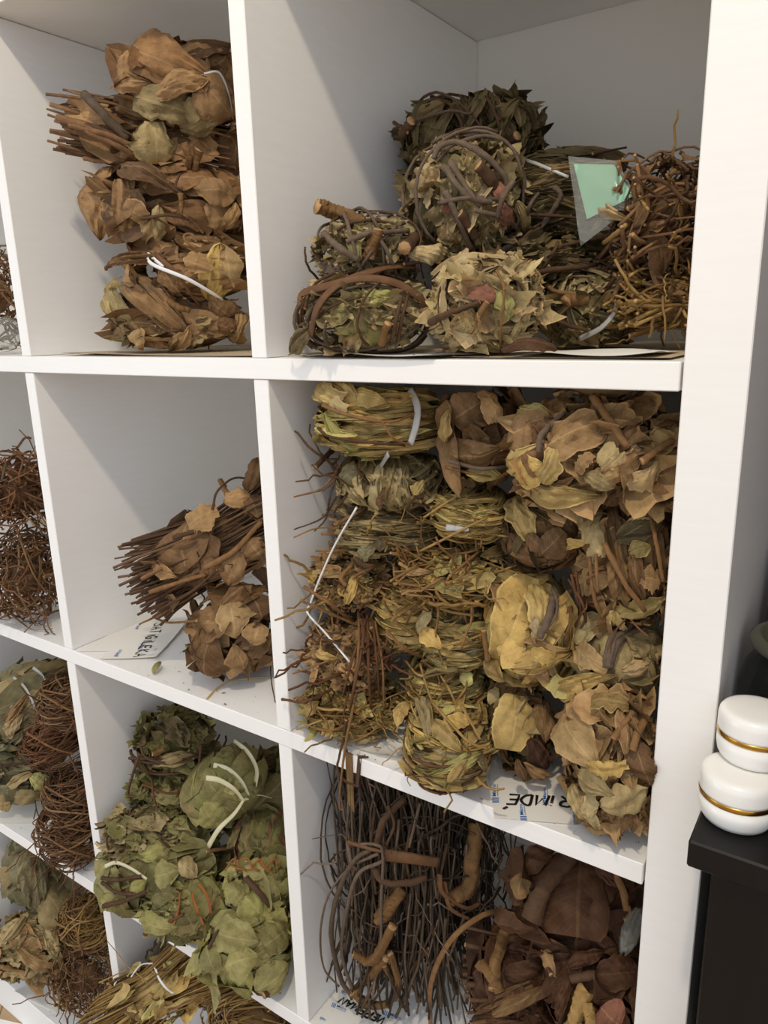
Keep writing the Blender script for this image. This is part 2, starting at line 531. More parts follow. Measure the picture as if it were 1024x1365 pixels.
def sheet_leaf(mb, rng, P0, P1, width, Nv, arch=.12, cup=.1, crum=.03, jag=.15, shape='o', nu=27, nv=15, twist=0., mat=0):
    P0, P1, Nv = np.array(P0), np.array(P1), np.array(Nv)
    L = np.linalg.norm(P1 - P0)
    T = (P1 - P0) / L
    Nv = norm(Nv - T * (Nv @ T))
    B = np.cross(T, Nv)
    tl = rng.uniform(-.38, .38)
    Nv, B = Nv * math.cos(tl) + B * math.sin(tl), B * math.cos(tl) - Nv * math.sin(tl)
    u = np.linspace(0, 1, nu)[:, None]
    v = np.linspace(-1, 1, nv)[None, :]
    w = edges(rng, nu, nv, u, v, shape, jag)
    across = w * v * width / 2
    uk, vk = rng.uniform(.25, .75), rng.uniform(-.5, .5)
    h = (arch * L * 4 * u * (1 - u) * .7 - cup * .55 * width * np.abs(v) ** 1.25 * w + L * crum * 1.5 * crease(u, v, rng, 3.0)
         - .16 * L * rng.uniform(.3, 1) * np.abs(u - uk + .35 * v) + .10 * width * rng.uniform(-.6, 1) * np.abs(v - vk + .6 * (u - .5)))
    h = h - (across ** 2 + ((u - .5) * L) ** 2) / .10
    h = h - h.mean() + arch * L * .45 + .05 * width
    a = twist * (u - .5)
    V = P0 + T * (u * L)[..., None] + (across * np.cos(a))[..., None] * B + (h + across * np.sin(a))[..., None] * Nv
    mb.grid(V, np.stack(np.broadcast_arrays(u, v * .5 + .5), -1), mat)

# ------------------------------------------------------------------ stalks and roots
def coil(rng, ax, spec):
    """wound roots: ('coil', mat, axis, count, radius_mm, spread, inner, outer, sweep, wiggle)"""
    _, _, a, n, rad, spread, r0, r1, sweep, wig = spec
    m = 16
    P = np.zeros((n, m, 3))
    for i in range(n):
        k = norm(AX[a] + spread * rng.normal(size=3))
        e1 = norm(np.cross(k, rng.normal(size=3)))
        e2 = np.cross(k, e1)
        ph = np.linspace(0, sweep * rng.uniform(.6, 1.2), m)[:, None]
        hgt = rng.uniform(-.85, .85)
        d = norm(np.cos(ph) * e1 + np.sin(ph) * e2 + hgt * k)
        rr = rng.uniform(r0, r1) + wig * .5 * np.sin(np.linspace(0, rng.uniform(3, 9), m) + rng.rand() * 6)[:, None]
        w = np.cumsum(rng.normal(size=(m, 3)) * wig * .25, 0)
        P[i] = (d * rr + w) * ax
    return P

def sticks(rng, ax, spec):
    """parallel stalks: ('sticks', mat, axis, count, radius_mm, overhang, splay, bow)"""
    _, _, a, n, rad, over, splay, bow = spec
    m = 10
    k = 'xyz'.index(a)
    o1, o2 = [j for j in range(3) if j != k]
    P = np.zeros((n, m, 3))
    for i in range(n):
        s = np.linspace(-1 - over * rng.rand(), 1 + over * rng.rand() * .4, m)
        th, r = rng.rand() * 6.283, math.sqrt(rng.rand()) * .98
        f = 1 - .25 * (1 - np.abs(s)) + splay * (np.abs(s) - .5)
        P[i, :, k] = s
        P[i, :, o1] = r * math.cos(th) * f + bow * rng.normal() * (1 - s ** 2) + .03 * np.cumsum(rng.normal(size=m)) * bow * 4
        P[i, :, o2] = r * math.sin(th) * f + bow * rng.normal() * (1 - s ** 2) + .03 * np.cumsum(rng.normal(size=m)) * bow * 4
    return P * ax

def strays(rng, ax, spec):
    """loose stalk ends: ('strays', mat, -, count, radius_mm, length)"""
    _, _, _, n, rad, ln = spec
    m = 7
    P = np.zeros((n, m, 3))
    for i in range(n):
        p = norm(rng.normal(size=3) * (1, 1, .8))
        p[1] = -abs(p[1]) if rng.rand() < .8 else p[1]
        d = norm(p * .55 + rng.normal(size=3) * .75)
        s = np.linspace(0, 1, m)[:, None]
        P[i] = p * ax * .9 + d * s * ln * rng.uniform(.4, 1.1) + np.cumsum(rng.normal(size=(m, 3)), 0) * ln * .045
    return P

MASS = {'coil': coil, 'sticks': sticks, 'strays': strays}
MASS_NAME = {'coil': 'root_tuft', 'sticks': 'stalk_sheaf', 'strays': 'stray_stalk_tuft'}

def bundle(d):
    rng = np.random.RandomState(d['s'])
    ax = np.array(d['a'])
    c = np.array(d['c'])
    base = c - np.array((0, 0, ax[2]))
    root = empty(d['n'], d['lab'], d['cat'], base, d.get('g'))
    rot = np.array((Matrix.Rotation(d['y'], 3, 'Z') @ Matrix.Rotation(d['r'], 3, 'Y')))
    off = c - base
    pn = d.get('p', 2.5)
    bb = d.get('b')
    for i, sp in enumerate(d.get('f', ())):
        mb = MB()
        if i == 0:
            core(mb, rng, ax, pn)
        foliage(mb, rng, ax, pn, sp)
        mb.xform(rot, off).keep(bb, base).build('foliage', M[sp[0]], root, crisp=True)
    for sp in d.get('t', ()):
        mb = MB()
        if sp[0] == 'coil' and not d.get('f') and sp is d['t'][0]:
            core(mb, rng, ax, pn, .42)
        P = MASS[sp[0]](rng, ax, sp)
        n = len(P)
        rad = sp[4] / 1000 * rng.uniform(.55, 1.35, (n, 1)) * np.linspace(1.1, .75, P.shape[1])[None]
        tubes(mb, P, rad, 5, 0, 1)
        o = mb.xform(rot, off).keep(bb, base).build(MASS_NAME[sp[0]], [M[sp[1]], M['cut'] if sp[0] == 'sticks' else M[sp[1]]], root)
        if sp[0] != 'sticks':
            o['kind'] = 'stuff'
    for sp in d.get('w', ()):                              # stalks wound round the outside, one by one
        mat, axis, n, rad = sp[:4]
        for _ in range(n):
            P = coil(rng, ax, ('coil', mat, axis, 1, rad, .3, 1.08, 1.16, 2.6, .04))
            mb = MB()
            tubes(mb, P, rad / 1000 * np.linspace(1.15, .7, P.shape[1])[None], 7, 0, 1)
            mb.xform(rot, off).keep(bb, base).build('wound_stalk', [M[mat], M['cut']], root)
    for e in d.get('x', ()):
        extra(e, rng, root, -base, bb)
    return root

def extra(e, rng, root, off, bb=None):
    mb = MB()
    off = np.array(off)
    if e[0] == 's':                                        # stalk or tie through points
        _, name, pts, r0, r1, mat, flat, lab = e
        P = smooth_path(pts, max(11, 6 * len(pts)))
        m = len(P)
        rad = np.linspace(r0, r1, m) / 1000
        if flat >= 1:
            P = P + np.cumsum(rng.normal(size=P.shape), 0) * r0 / 1000 * .07
            rad = rad * (1 + .05 * rng.normal(size=m) + .07 * np.sin(np.linspace(0, rng.uniform(4, 12), m) + rng.rand() * 6))
        gn = flat >= 1 and mat in ('wood', 'straw', 'cut') and r0 > 3
        if gn:                                             # gnarled, ridged wood
            m = 4 * m
            P = smooth_path(P, m)
            rad = np.linspace(r0, r1, m) / 1000 * .92
        tubes(mb, P[None] + off, rad[None], 14 if gn else 8, 0, 1, flat, None if flat >= 1 else norm(P[None] - np.mean(P, 0) - (0, .12, -.03)))
        if gn:
            V3 = mb.v[0].reshape(m, 14, 3)
            c3 = V3.mean(1, keepdims=True)
            rid = 1 + .13 * np.repeat(rng.normal(size=(1, 14)), m, 0) + .05 * rng.normal(size=(m, 14)) + .13 * np.sin(np.linspace(0, 9, m)[:, None] * rng.uniform(.5, 1.3, (1, 14)) + rng.rand(1, 14) * 6.28)
            mb.v[0] = (c3 + (V3 - c3) * rid[..., None]).reshape(-1, 3)
        o = mb.keep(bb, -off, False).build(name, [M[mat], M['cut'] if flat >= 1 and r0 >= .9 and mat not in ('vine', 'grey', 'straw', 'rust') else M[mat]], root)
    else:                                                  # single large leaf
        _, name, p0, p1, wd, nv, mat, arch, cup, jag, shape, twist, lab = e
        sheet_leaf(mb, rng, np.array(p0) + off, np.array(p1) + off, wd, nv, arch, cup, .038, jag, shape, twist=twist)
        o = mb.keep(bb, -off, False).build(name, M[mat], root, crisp=True)
    if lab:
        o['label'] = lab
    return o

BUNDLES = [
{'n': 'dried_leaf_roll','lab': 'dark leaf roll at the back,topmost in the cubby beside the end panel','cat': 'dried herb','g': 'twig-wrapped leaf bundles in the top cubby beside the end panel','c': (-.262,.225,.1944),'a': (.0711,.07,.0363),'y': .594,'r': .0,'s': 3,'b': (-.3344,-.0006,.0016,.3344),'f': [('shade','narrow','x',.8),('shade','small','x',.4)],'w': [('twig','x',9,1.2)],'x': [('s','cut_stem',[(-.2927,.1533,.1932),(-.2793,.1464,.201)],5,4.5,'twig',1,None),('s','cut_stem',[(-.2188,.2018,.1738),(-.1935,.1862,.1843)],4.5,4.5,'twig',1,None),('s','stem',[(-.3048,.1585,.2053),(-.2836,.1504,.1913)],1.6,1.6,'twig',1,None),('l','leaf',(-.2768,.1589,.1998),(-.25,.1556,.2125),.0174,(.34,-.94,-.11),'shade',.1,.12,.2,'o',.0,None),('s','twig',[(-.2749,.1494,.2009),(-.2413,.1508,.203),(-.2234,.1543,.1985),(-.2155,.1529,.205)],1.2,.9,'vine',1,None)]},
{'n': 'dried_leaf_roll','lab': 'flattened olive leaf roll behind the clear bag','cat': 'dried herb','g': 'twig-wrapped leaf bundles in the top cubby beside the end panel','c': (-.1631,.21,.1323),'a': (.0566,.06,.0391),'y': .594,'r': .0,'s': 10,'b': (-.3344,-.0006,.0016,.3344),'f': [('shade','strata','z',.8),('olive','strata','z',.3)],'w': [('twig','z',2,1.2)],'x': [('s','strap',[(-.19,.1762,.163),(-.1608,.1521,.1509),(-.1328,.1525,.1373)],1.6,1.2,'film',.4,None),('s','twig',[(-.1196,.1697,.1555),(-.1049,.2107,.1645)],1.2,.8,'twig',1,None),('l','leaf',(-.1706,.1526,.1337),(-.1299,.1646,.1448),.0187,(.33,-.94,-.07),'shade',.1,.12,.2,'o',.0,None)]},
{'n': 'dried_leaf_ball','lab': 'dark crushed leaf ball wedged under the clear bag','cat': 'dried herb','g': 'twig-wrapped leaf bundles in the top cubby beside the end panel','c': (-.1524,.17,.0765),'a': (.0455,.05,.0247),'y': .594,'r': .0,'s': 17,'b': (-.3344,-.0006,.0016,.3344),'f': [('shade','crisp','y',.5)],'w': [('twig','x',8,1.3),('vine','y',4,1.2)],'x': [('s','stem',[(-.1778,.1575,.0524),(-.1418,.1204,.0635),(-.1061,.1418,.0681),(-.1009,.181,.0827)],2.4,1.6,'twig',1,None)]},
{'n': 'dried_leaf_ball','lab': 'twig-bound leaf ball with reddish scraps,second row centre','cat': 'dried herb','g': 'twig-wrapped leaf bundles in the top cubby beside the end panel','c': (-.2195,.135,.1262),'a': (.0478,.06,.0478),'y': .594,'r': .0,'s': 24,'b': (-.3344,-.0006,.0016,.3344),'f': [('olive','crisp','y',.5),('pale','crisp','y',.25)],'w': [('grey','y',11,1.5),('grey','z',4,1.7),('twig','y',6,1.2)],'x': [('s','bent_twig',[(-.2151,.0768,.1503),(-.2092,.0783,.1583),(-.194,.0797,.1596),(-.1786,.0849,.152),(-.1664,.0969,.1383),(-.1632,.1041,.128)],2.2,2.6,'grey',1,None),('s','cut_stem',[(-.1716,.1001,.1263),(-.1787,.0804,.1408)],4.2,5.0,'twig',1,None),('s','stem',[(-.1993,.075,.1463),(-.1812,.0779,.1193),(-.1706,.0889,.1162)],2.8,2.2,'grey',1,None),('s','stem',[(-.2056,.0743,.1433),(-.1902,.0727,.1262),(-.1779,.0842,.1126)],2.6,2.2,'grey',1,None),('s','stem',[(-.2007,.0702,.1243),(-.1932,.0758,.105),(-.1931,.0986,.0842)],2.8,2.4,'grey',1,None),('s','stem',[(-.1921,.0762,.1077),(-.1862,.0944,.0903)],4,3.6,'twig',1,None),('s','pale_twig',[(-.1893,.1282,.0785),(-.1689,.1358,.0895),(-.1569,.1573,.1032),(-.1465,.1569,.1152),(-.1405,.1554,.126),(-.1457,.1534,.1327)],2.6,2.4,'grey',1,'pale bent twig'),('s','twig',[(-.1694,.0961,.1047),(-.1611,.0917,.1188),(-.1551,.0973,.1306)],2.0,2.4,'grey',1,None),('s','twig',[(-.1696,.1551,.1042),(-.1556,.1283,.1149),(-.156,.1469,.1267)],1.6,1.4,'grey',1,None),('l','leaf',(-.171,.1015,.133),(-.167,.0989,.1169),.0118,(.58,-.81,-.11),'pink',.2,.2,.1,'o',0,'reddish leaf scrap'),('l','leaf',(-.1687,.0984,.1159),(-.1689,.1204,.1),.0132,(.59,-.78,-.19),'pink',.2,.2,.2,'t',.0,None),('l','leaf',(-.2064,.0779,.1176),(-.1982,.0777,.1085),.0095,(.42,-.89,-.16),'pink',.2,.12,.2,'o',.0,None),('l','leaf',(-.2141,.0864,.1022),(-.2047,.0996,.0898),.016,(.4,-.88,-.27),'tan',.25,.3,.2,'t',.0,None),('l','leaf',(-.2327,.0846,.1239),(-.2338,.0978,.0943),.0187,(.27,-.94,-.22),'olive',.2,.12,.2,'o',.0,None),('l','leaf',(-.199,.0803,.1335),(-.1816,.0915,.1138),.0154,(.48,-.87,-.12),'pale',.15,.12,.2,'o',.0,None),('l','leaf',(-.1631,.1215,.1178),(-.171,.1554,.0983),.0137,(.69,-.69,-.22),'khaki',.1,.12,.2,'o',.0,None)]},
{'n': 'dried_leaf_ball','lab': 'leaf ball with a thick sawn stick jutting out,over the coiled ball','cat': 'dried herb','g': 'twig-wrapped leaf bundles in the top cubby beside the end panel','c': (-.2694,.06,.0826),'a': (.0449,.05,.0287),'y': .594,'r': .0,'s': 31,'b': (-.3344,-.0006,.0016,.3344),'f': [('olive','crisp','y',.45)],'w': [('grey','x',9,1.5),('twig','y',7,1.2),('vine','x',5,1.4)],'x': [('s','sawn_branch',[(-.2577,.0384,.1042),(-.2796,.0364,.1128),(-.2919,.0223,.1165)],5.0,6.4,'wood',1,'thick sawn branch'),('s','sawn_branch',[(-.2297,.0789,.0949),(-.2146,.033,.0801)],5.2,5.4,'twig',1,None),('s','cut_stem',[(-.2404,.0217,.0746),(-.2295,.022,.0939)],6.0,4.6,'wood',1,None),('s','stem',[(-.2739,.0086,.0943),(-.2563,.0037,.0802),(-.2441,.0118,.0717)],3,2.6,'grey',1,None),('s','stem',[(-.2508,.0063,.0869),(-.2324,.018,.0927),(-.2202,.0466,.095)],2.2,1.8,'grey',1,None),('l','leaf',(-.2509,.0095,.0882),(-.2437,.0133,.0728),.0103,(.53,-.84,-.07),'lime',.1,.12,.2,'o',.0,None),('l','leaf',(-.2197,.0453,.0773),(-.2092,.0925,.0803),.0156,(.79,-.61,-.09),'olive',.15,.12,.2,'o',.0,None),('l','leaf',(-.2833,.0171,.0743),(-.2623,.0185,.0664),.0119,(.41,-.9,-.15),'grey',.1,.12,.2,'o',.0,None),('s','twig',[(-.2214,.0402,.0705),(-.2133,.0631,.0733),(-.2038,.0954,.076)],1.4,1.0,'twig',1,None)]},
{'n': 'dried_leaf_ball','lab': 'leaf ball coiled in dark twigs and brown bark straps by the divider','cat': 'dried herb','g': 'twig-wrapped leaf bundles in the top cubby beside the end panel','c': (-.2586,.04,.033),'a': (.0504,.055,.0319),'y': .594,'r': .0,'s': 38,'b': (-.3344,-.0006,.0016,.3344),'f': [('olive','crisp','y',.4),('pale','crisp','y',.12)],'w': [('twig','y',16,1.2),('vine','y',9,1.5)],'x': [('s','bark_strap',[(-.2739,-.0137,.0192),(-.2586,-.0217,.04),(-.2457,-.0107,.0558),(-.2305,.009,.0642),(-.2251,.0286,.068),(-.2207,.0545,.0694)],3.6,2.6,'strap',.3,None),('s','bark_strap',[(-.2825,-.0143,.0408),(-.286,-.0076,.0499),(-.2548,-.0137,.0545),(-.2324,-.0022,.0591),(-.2126,.0133,.0554),(-.1988,.0291,.0426),(-.2033,.0487,.0212)],3.4,2.8,'strap',.3,None),('l','leaf',(-.2738,-.0143,.0237),(-.3038,-.0063,.0039),.0143,(.33,-.94,-.11),'olive',.1,.1,.2,'o',.4,None),('l','leaf',(-.2455,-.01,.0439),(-.235,.0176,.0069),.0323,(.54,-.84,-.06),'lime',.12,.06,.35,'t',0,'pale green leaf in the middle'),('l','leaf',(-.2317,-.0051,.0435),(-.2136,.0187,.0458),.0135,(.62,-.78,.06),'lime',.1,.12,.2,'o',.0,None),('s','stem',[(-.2149,.011,.0128),(-.206,.0043,.0293),(-.2066,.0109,.0438)],1.6,1.4,'twig',1,None),('s','stem',[(-.2124,.0166,.0126),(-.2029,.0098,.0318),(-.2056,.022,.0482)],1.5,1.3,'twig',1,None),('s','cut_stem',[(-.2218,.0067,.0102),(-.2107,.0011,.0256)],3,3,'wood',1,None)]},
{'n': 'dried_leaf_ball','lab': 'pale layered leaf ball standing front and centre','cat': 'dried herb','g': 'twig-wrapped leaf bundles in the top cubby beside the end panel','c': (-.1626,.063,.0382),'a': (.0434,.055,.037),'y': .594,'r': .0,'s': 45,'b': (-.3344,-.0006,.0016,.3344),'f': [('pale','strata','y',.45),('pale','crisp','y',.9)],'x': [('s','stem',[(-.1839,.0171,.0259),(-.1599,.0036,.0328),(-.1374,.0055,.0402)],2.6,2.0,'twig',1,None),('l','leaf',(-.1268,.0163,.0474),(-.1212,.0196,.0272),.0135,(.5,-.86,-.02),'lime',.15,.2,.25,'o',0,'pale leaf hanging down its front'),('l','leaf',(-.1544,.0101,.0408),(-.1481,.0271,.0118),.0151,(.39,-.92,-.08),'khaki',.1,.12,.2,'o',.0,None),('s','cut_stem',[(-.1404,.0071,.0262),(-.132,.0062,.038)],2.6,2.2,'wood',1,None),('s','stalk',[(-.1313,.0182,.06),(-.1233,.0136,.0472),(-.1272,.0182,.0197),(-.1392,.0453,.0029)],1.0,.8,'stalk',1,None),('l','leaf',(-.1471,.0074,.0456),(-.129,.0117,.0419),.0114,(.44,-.9,.01),'pink',.2,.1,.3,'t',.0,None),('l','leaf',(-.1795,.0276,.0579),(-.1491,.0282,.0665),.0163,(.33,-.93,.16),'pale',.1,.12,.2,'o',.0,None),('l','leaf',(-.1419,.0147,.0251),(-.1655,.0344,.0078),.0131,(.39,-.91,-.15),'tan',.1,.2,.4,'t',.0,None)]},
{'n': 'dried_leaf_ball','lab': 'olive leaf ball with an orange cut stub,near the end panel','cat': 'dried herb','g': 'twig-wrapped leaf bundles in the top cubby beside the end panel','c': (-.115,.165,.0346),'a': (.0407,.05,.0318),'y': .594,'r': .0,'s': 52,'b': (-.3344,-.0006,.0016,.3344),'f': [('olive','crisp','y',.5),('khaki','small','y',.3),('olive','strata','y',.3)],'w': [('twig','y',6,1.1)],'x': [('s','cut_stem',[(-.1017,.1187,.0399),(-.1142,.1066,.038)],4.6,5.6,'wood',1,None),('s','plastic_ribbon',[(-.1086,.1247,.0099),(-.0896,.1177,.018),(-.0802,.1198,.029),(-.0794,.1232,.0363)],2.4,1.6,'film',.3,None),('s','stalk',[(-.1517,.1511,.0591),(-.1272,.117,.0477),(-.1039,.1124,.0444)],2.2,1.6,'stalk',1,None),('s','stalk',[(-.1376,.122,.0305),(-.1157,.1138,.0219),(-.0986,.118,.0169)],1.8,1.4,'twig',1,None),('s','straw',[(-.0854,.1096,.0348),(-.0668,.123,.048)],1.0,.8,'straw',1,None),('l','leaf',(-.1387,.1404,.017),(-.1122,.1503,.0011),.0164,(.15,-.95,-.27),'olive',.1,.12,.2,'o',.0,None)]},
{'n': 'stalk_tuft','lab': 'small golden stalk tuft resting beside the end panel','cat': 'dried herb','g': 'twig-wrapped leaf bundles in the top cubby beside the end panel','c': (-.0485,.13,.037),'a': (.0262,.045,.0216),'y': .594,'r': .0,'s': 59,'b': (-.3344,-.0006,.0016,.3344),'f': [('umber','small','y',.15)],'t': [('sticks','straw','x',70,1.3,.35,.3,.25),('coil','straw','y',50,1.1,.8,.5,1.1,1.6,.12),('strays','straw','',26,1.0,.045)]},
{'n': 'stalk_tuft','lab': 'dark tangled twig bunch on top against the end panel','cat': 'dried herb','g': 'twig-wrapped leaf bundles in the top cubby beside the end panel','c': (-.055,.14,.0971),'a': (.0328,.05,.043),'y': .594,'r': .0,'s': 66,'b': (-.3344,-.0006,.0016,.3344),'f': [('umber','small','y',.2)],'t': [('coil','twig','y',110,1.2,.9,.4,1.05,1.3,.12),('sticks','root','x',60,1.2,.25,.4,.4),('strays','straw','',40,.9,.028)],'x': [('s','straw',[(-.1347,.1202,.1387),(-.105,.1287,.1404),(-.0686,.1201,.1365)],1.0,.8,'stalk',1,None),('s','cut_stem',[(-.068,.0996,.0906),(-.0906,.1217,.0826)],2,1.8,'straw',1,None),('l','leaf',(-.0977,.1377,.1085),(-.0662,.0981,.0944),.0101,(-.07,-1.0,-.05),'pale',.2,.3,.1,'o',.0,None),('s','twig',[(-.0586,.0943,.1082),(-.0481,.0845,.0973)],1.2,1,'straw',1,None),('s','twig',[(-.1343,.1321,.082),(-.1061,.1393,.0872),(-.0523,.0911,.0885)],1.6,1.2,'twig',1,None)]},
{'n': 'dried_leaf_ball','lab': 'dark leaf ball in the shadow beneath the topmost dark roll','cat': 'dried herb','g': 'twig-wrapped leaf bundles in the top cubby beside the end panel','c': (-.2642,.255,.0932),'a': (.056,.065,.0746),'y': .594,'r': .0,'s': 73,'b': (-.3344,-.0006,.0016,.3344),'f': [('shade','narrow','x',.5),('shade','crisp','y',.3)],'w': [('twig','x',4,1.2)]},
{'n': 'dried_leaf_roll','lab': 'large brown leaf bundle touching the top of its cubby','cat': 'dried herb','g': 'big brown leaf bundles stacked in the top row','c': (-.509,.1,.2539),'a': (.0657,.06,.0388),'y': .594,'r': .0,'s': 80,'b': (-.6864,-.3526,.0016,.3344),'f': [('brown','broad','x',.7)],'x': [('l','leaf',(-.5307,.0431,.2824),(-.4475,.0743,.2465),.0405,(.65,-.75,-.12),'brown',.12,.25,.15,'o',.2,None),('l','leaf',(-.5125,.0341,.2753),(-.516,.0369,.238),.0278,(.53,-.83,-.19),'brown',.1,.2,.2,'o',.0,None),('l','leaf',(-.538,.0975,.2182),(-.4663,.058,.2339),.0037,(.58,-.68,-.44),'stalk',.1,.12,.2,'o',.0,None),('l','leaf',(-.5128,.0343,.2369),(-.4753,.0665,.2231),.0366,(.6,-.74,-.32),'khaki',.1,.1,.25,'t',0,'grey-green torn leaf'),('l','leaf',(-.5642,.0456,.2433),(-.5016,.0551,.2199),.0232,(.44,-.83,-.34),'brown',.15,.3,.2,'o',.0,None),('l','leaf',(-.499,.0751,.214),(-.4525,.0839,.2305),.0446,(.71,-.6,-.38),'khaki',.12,.12,.2,'o',.0,None),('l','leaf',(-.4984,.0413,.2346),(-.4471,.0741,.2483),.0208,(.69,-.68,-.25),'brown',.15,.12,.2,'o',.0,None),('l','leaf',(-.4554,.0609,.2499),(-.4614,.1114,.2228),.0398,(.78,-.55,-.28),'brown',.12,.12,.2,'o',.0,None),('l','leaf',(-.5401,.0334,.2516),(-.4949,.0358,.2465),.0182,(.51,-.83,-.23),'brown',.1,.12,.2,'o',.0,None),('s','plastic_ribbon',[(-.4465,.0618,.2497),(-.4389,.0732,.2515),(-.4416,.0866,.2375),(-.458,.107,.2215)],1.3,1.1,'film',.5,None)]},
{'n': 'stem_bundle','lab': 'brown leaf bundle with ragged stem ends poking toward the wall','cat': 'dried herb','g': 'big brown leaf bundles stacked in the top row','c': (-.5507,.085,.2109),'a': (.0799,.05,.0338),'y': .594,'r': .244,'s': 87,'b': (-.6864,-.3526,.0016,.3344),'f': [('brown','broad','x',.45)],'t': [('sticks','root','x',46,1.6,.28,-.25,.08)],'x': [('s','stem',[(-.5311,.0486,.1921),(-.5489,.0173,.2093),(-.5857,-.0,.2228)],4.6,3.2,'root',1,None),('s','stem',[(-.5321,.0454,.1951),(-.5477,.0169,.2123),(-.5831,.0035,.2204)],3.6,2.2,'twig',1,None),('s','stem',[(-.5336,.039,.2042),(-.5428,.0193,.2248),(-.5608,.0158,.2431)],5.2,4.2,'vine',1,None),('s','stem',[(-.5419,.0519,.1872),(-.56,.0346,.1864),(-.5811,.0228,.1894)],2.8,2.0,'root',1,None),('s','stem',[(-.5285,.0393,.197),(-.542,.0203,.2069),(-.5739,.0048,.2167)],3.0,2.0,'root',1,None),('s','stem',[(-.5321,.0617,.1826),(-.537,.0303,.1967),(-.5577,.0116,.2115)],4.0,3.0,'root',1,None),('l','leaf',(-.502,.0452,.2156),(-.5171,.0545,.1783),.0389,(.74,-.63,-.22),'khaki',.12,.1,.3,'t',0,'folded light tan leaf'),('l','leaf',(-.4832,.1246,.2217),(-.4896,.1278,.1737),.0369,(.91,-.35,-.23),'brown',.18,.2,.2,'o',.0,None),('s','stem_knot',[(-.4822,.064,.1978),(-.485,.0704,.1832),(-.4973,.0743,.1732)],3.6,2.8,'wood',1,None),('s','stem_knot',[(-.4751,.0757,.1921),(-.4865,.0803,.1754)],4.4,3.2,'wood',1,None)]},
{'n': 'dried_leaf_roll','lab': 'brown leaf bundle with drooping leaves midway up its stack','cat': 'dried herb','g': 'big brown leaf bundles stacked in the top row','c': (-.5286,.085,.1499),'a': (.0756,.055,.0432),'y': .594,'r': .0,'s': 94,'b': (-.6864,-.3526,.0016,.3344),'f': [('brown','broad','y',.7)],'x': [('l','leaf',(-.5577,.0341,.1819),(-.5886,.0338,.1146),.0348,(.43,-.89,-.14),'brown',.12,.25,.15,'o',.0,None),('l','leaf',(-.5261,.0194,.164),(-.5417,.0349,.1139),.0219,(.55,-.82,-.17),'brown',.1,.2,.1,'s',.0,None),('l','leaf',(-.5457,.0275,.1795),(-.4733,.0495,.1498),.0201,(.66,-.75,-.02),'brown',.18,.35,.1,'o',.3,None),('l','leaf',(-.5235,.0187,.1424),(-.506,.032,.1286),.0201,(.62,-.77,-.17),'tan',.1,.1,.1,'t',.0,None),('l','leaf',(-.4948,.0367,.1394),(-.5248,.051,.1088),.0162,(.65,-.71,-.25),'khaki',.2,.3,.2,'o',.0,None),('l','leaf',(-.5022,.0353,.1299),(-.5335,.0459,.1091),.0147,(.62,-.74,-.28),'tan',.2,.3,.2,'o',.0,None),('l','leaf',(-.4669,.06,.1524),(-.451,.0966,.1501),.0262,(.85,-.52,-.1),'brown',.2,.3,.2,'o',.0,None),('l','leaf',(-.4636,.0682,.1429),(-.471,.0974,.1185),.0296,(.84,-.5,-.2),'brown',.2,.12,.2,'o',.0,None),('l','leaf',(-.4498,.0947,.1443),(-.4643,.0913,.121),.0149,(.86,-.47,-.18),'tan',.2,.12,.2,'o',.0,None),('s','stem',[(-.5099,.0262,.1284),(-.4842,.0385,.1312),(-.4738,.0538,.1276)],1.6,1.4,'twig',1,None),('s','bud',[(-.4701,.0439,.1489),(-.4742,.0436,.1321)],3.2,1.6,'wood',1,None),('s','stem_loop',[(-.4724,.0463,.1664),(-.4729,.04,.1552),(-.4681,.0444,.1526)],1.2,1.2,'twig',1,None)]},
{'n': 'dried_leaf_roll','lab': 'brown leaf bundle tied with a white string','cat': 'dried herb','g': 'big brown leaf bundles stacked in the top row','c': (-.5076,.085,.087),'a': (.0667,.05,.0341),'y': .594,'r': .0,'s': 101,'b': (-.6864,-.3526,.0016,.3344),'f': [('brown','broad','x',.6)],'x': [('s','white_string',[(-.4996,.0209,.0961),(-.4932,.0206,.0861),(-.4676,.0399,.0718),(-.4614,.0693,.0567),(-.47,.0873,.0528)],1.9,1.6,'string',.5,None),('s','white_string',[(-.4989,.0212,.096),(-.4863,.028,.0833)],1.8,1.6,'string',.5,None),('s','bark_strap',[(-.4958,.0258,.0961),(-.4764,.0351,.0762),(-.4842,.0638,.0517),(-.5002,.0942,.0464)],3.0,2.2,'strap',.5,None),('l','leaf',(-.486,.029,.0929),(-.5494,.003,.0874),.0123,(.54,-.84,-.04),'brown',.1,.3,.1,'s',.6,None),('l','leaf',(-.4515,.0721,.1047),(-.4811,.077,.0517),.0388,(.82,-.56,-.11),'yellow',.12,.1,.12,'o',0,'broad yellow-tan leaf'),('l','leaf',(-.4627,.0526,.0974),(-.4691,.0465,.0769),.0246,(.75,-.66,-.05),'tan',.15,.12,.2,'o',.0,None),('l','leaf',(-.448,.0733,.101),(-.4528,.0861,.063),.0222,(.85,-.53,-.08),'tan',.1,.12,.2,'o',.0,None),('s','curl',[(-.4595,.0472,.1002),(-.4667,.0413,.1058),(-.4695,.0425,.1115),(-.4641,.047,.1114),(-.4587,.047,.1042)],1.4,1.2,'stalk',1,None),('l','leaf',(-.4773,.0757,.053),(-.4761,.1128,.0341),.0264,(.8,-.49,-.34),'brown',.15,.12,.2,'o',.0,None),('l','leaf',(-.4928,.0308,.0845),(-.4911,.0496,.0604),.022,(.63,-.76,-.14),'brown',.1,.12,.2,'o',.0,None)]},
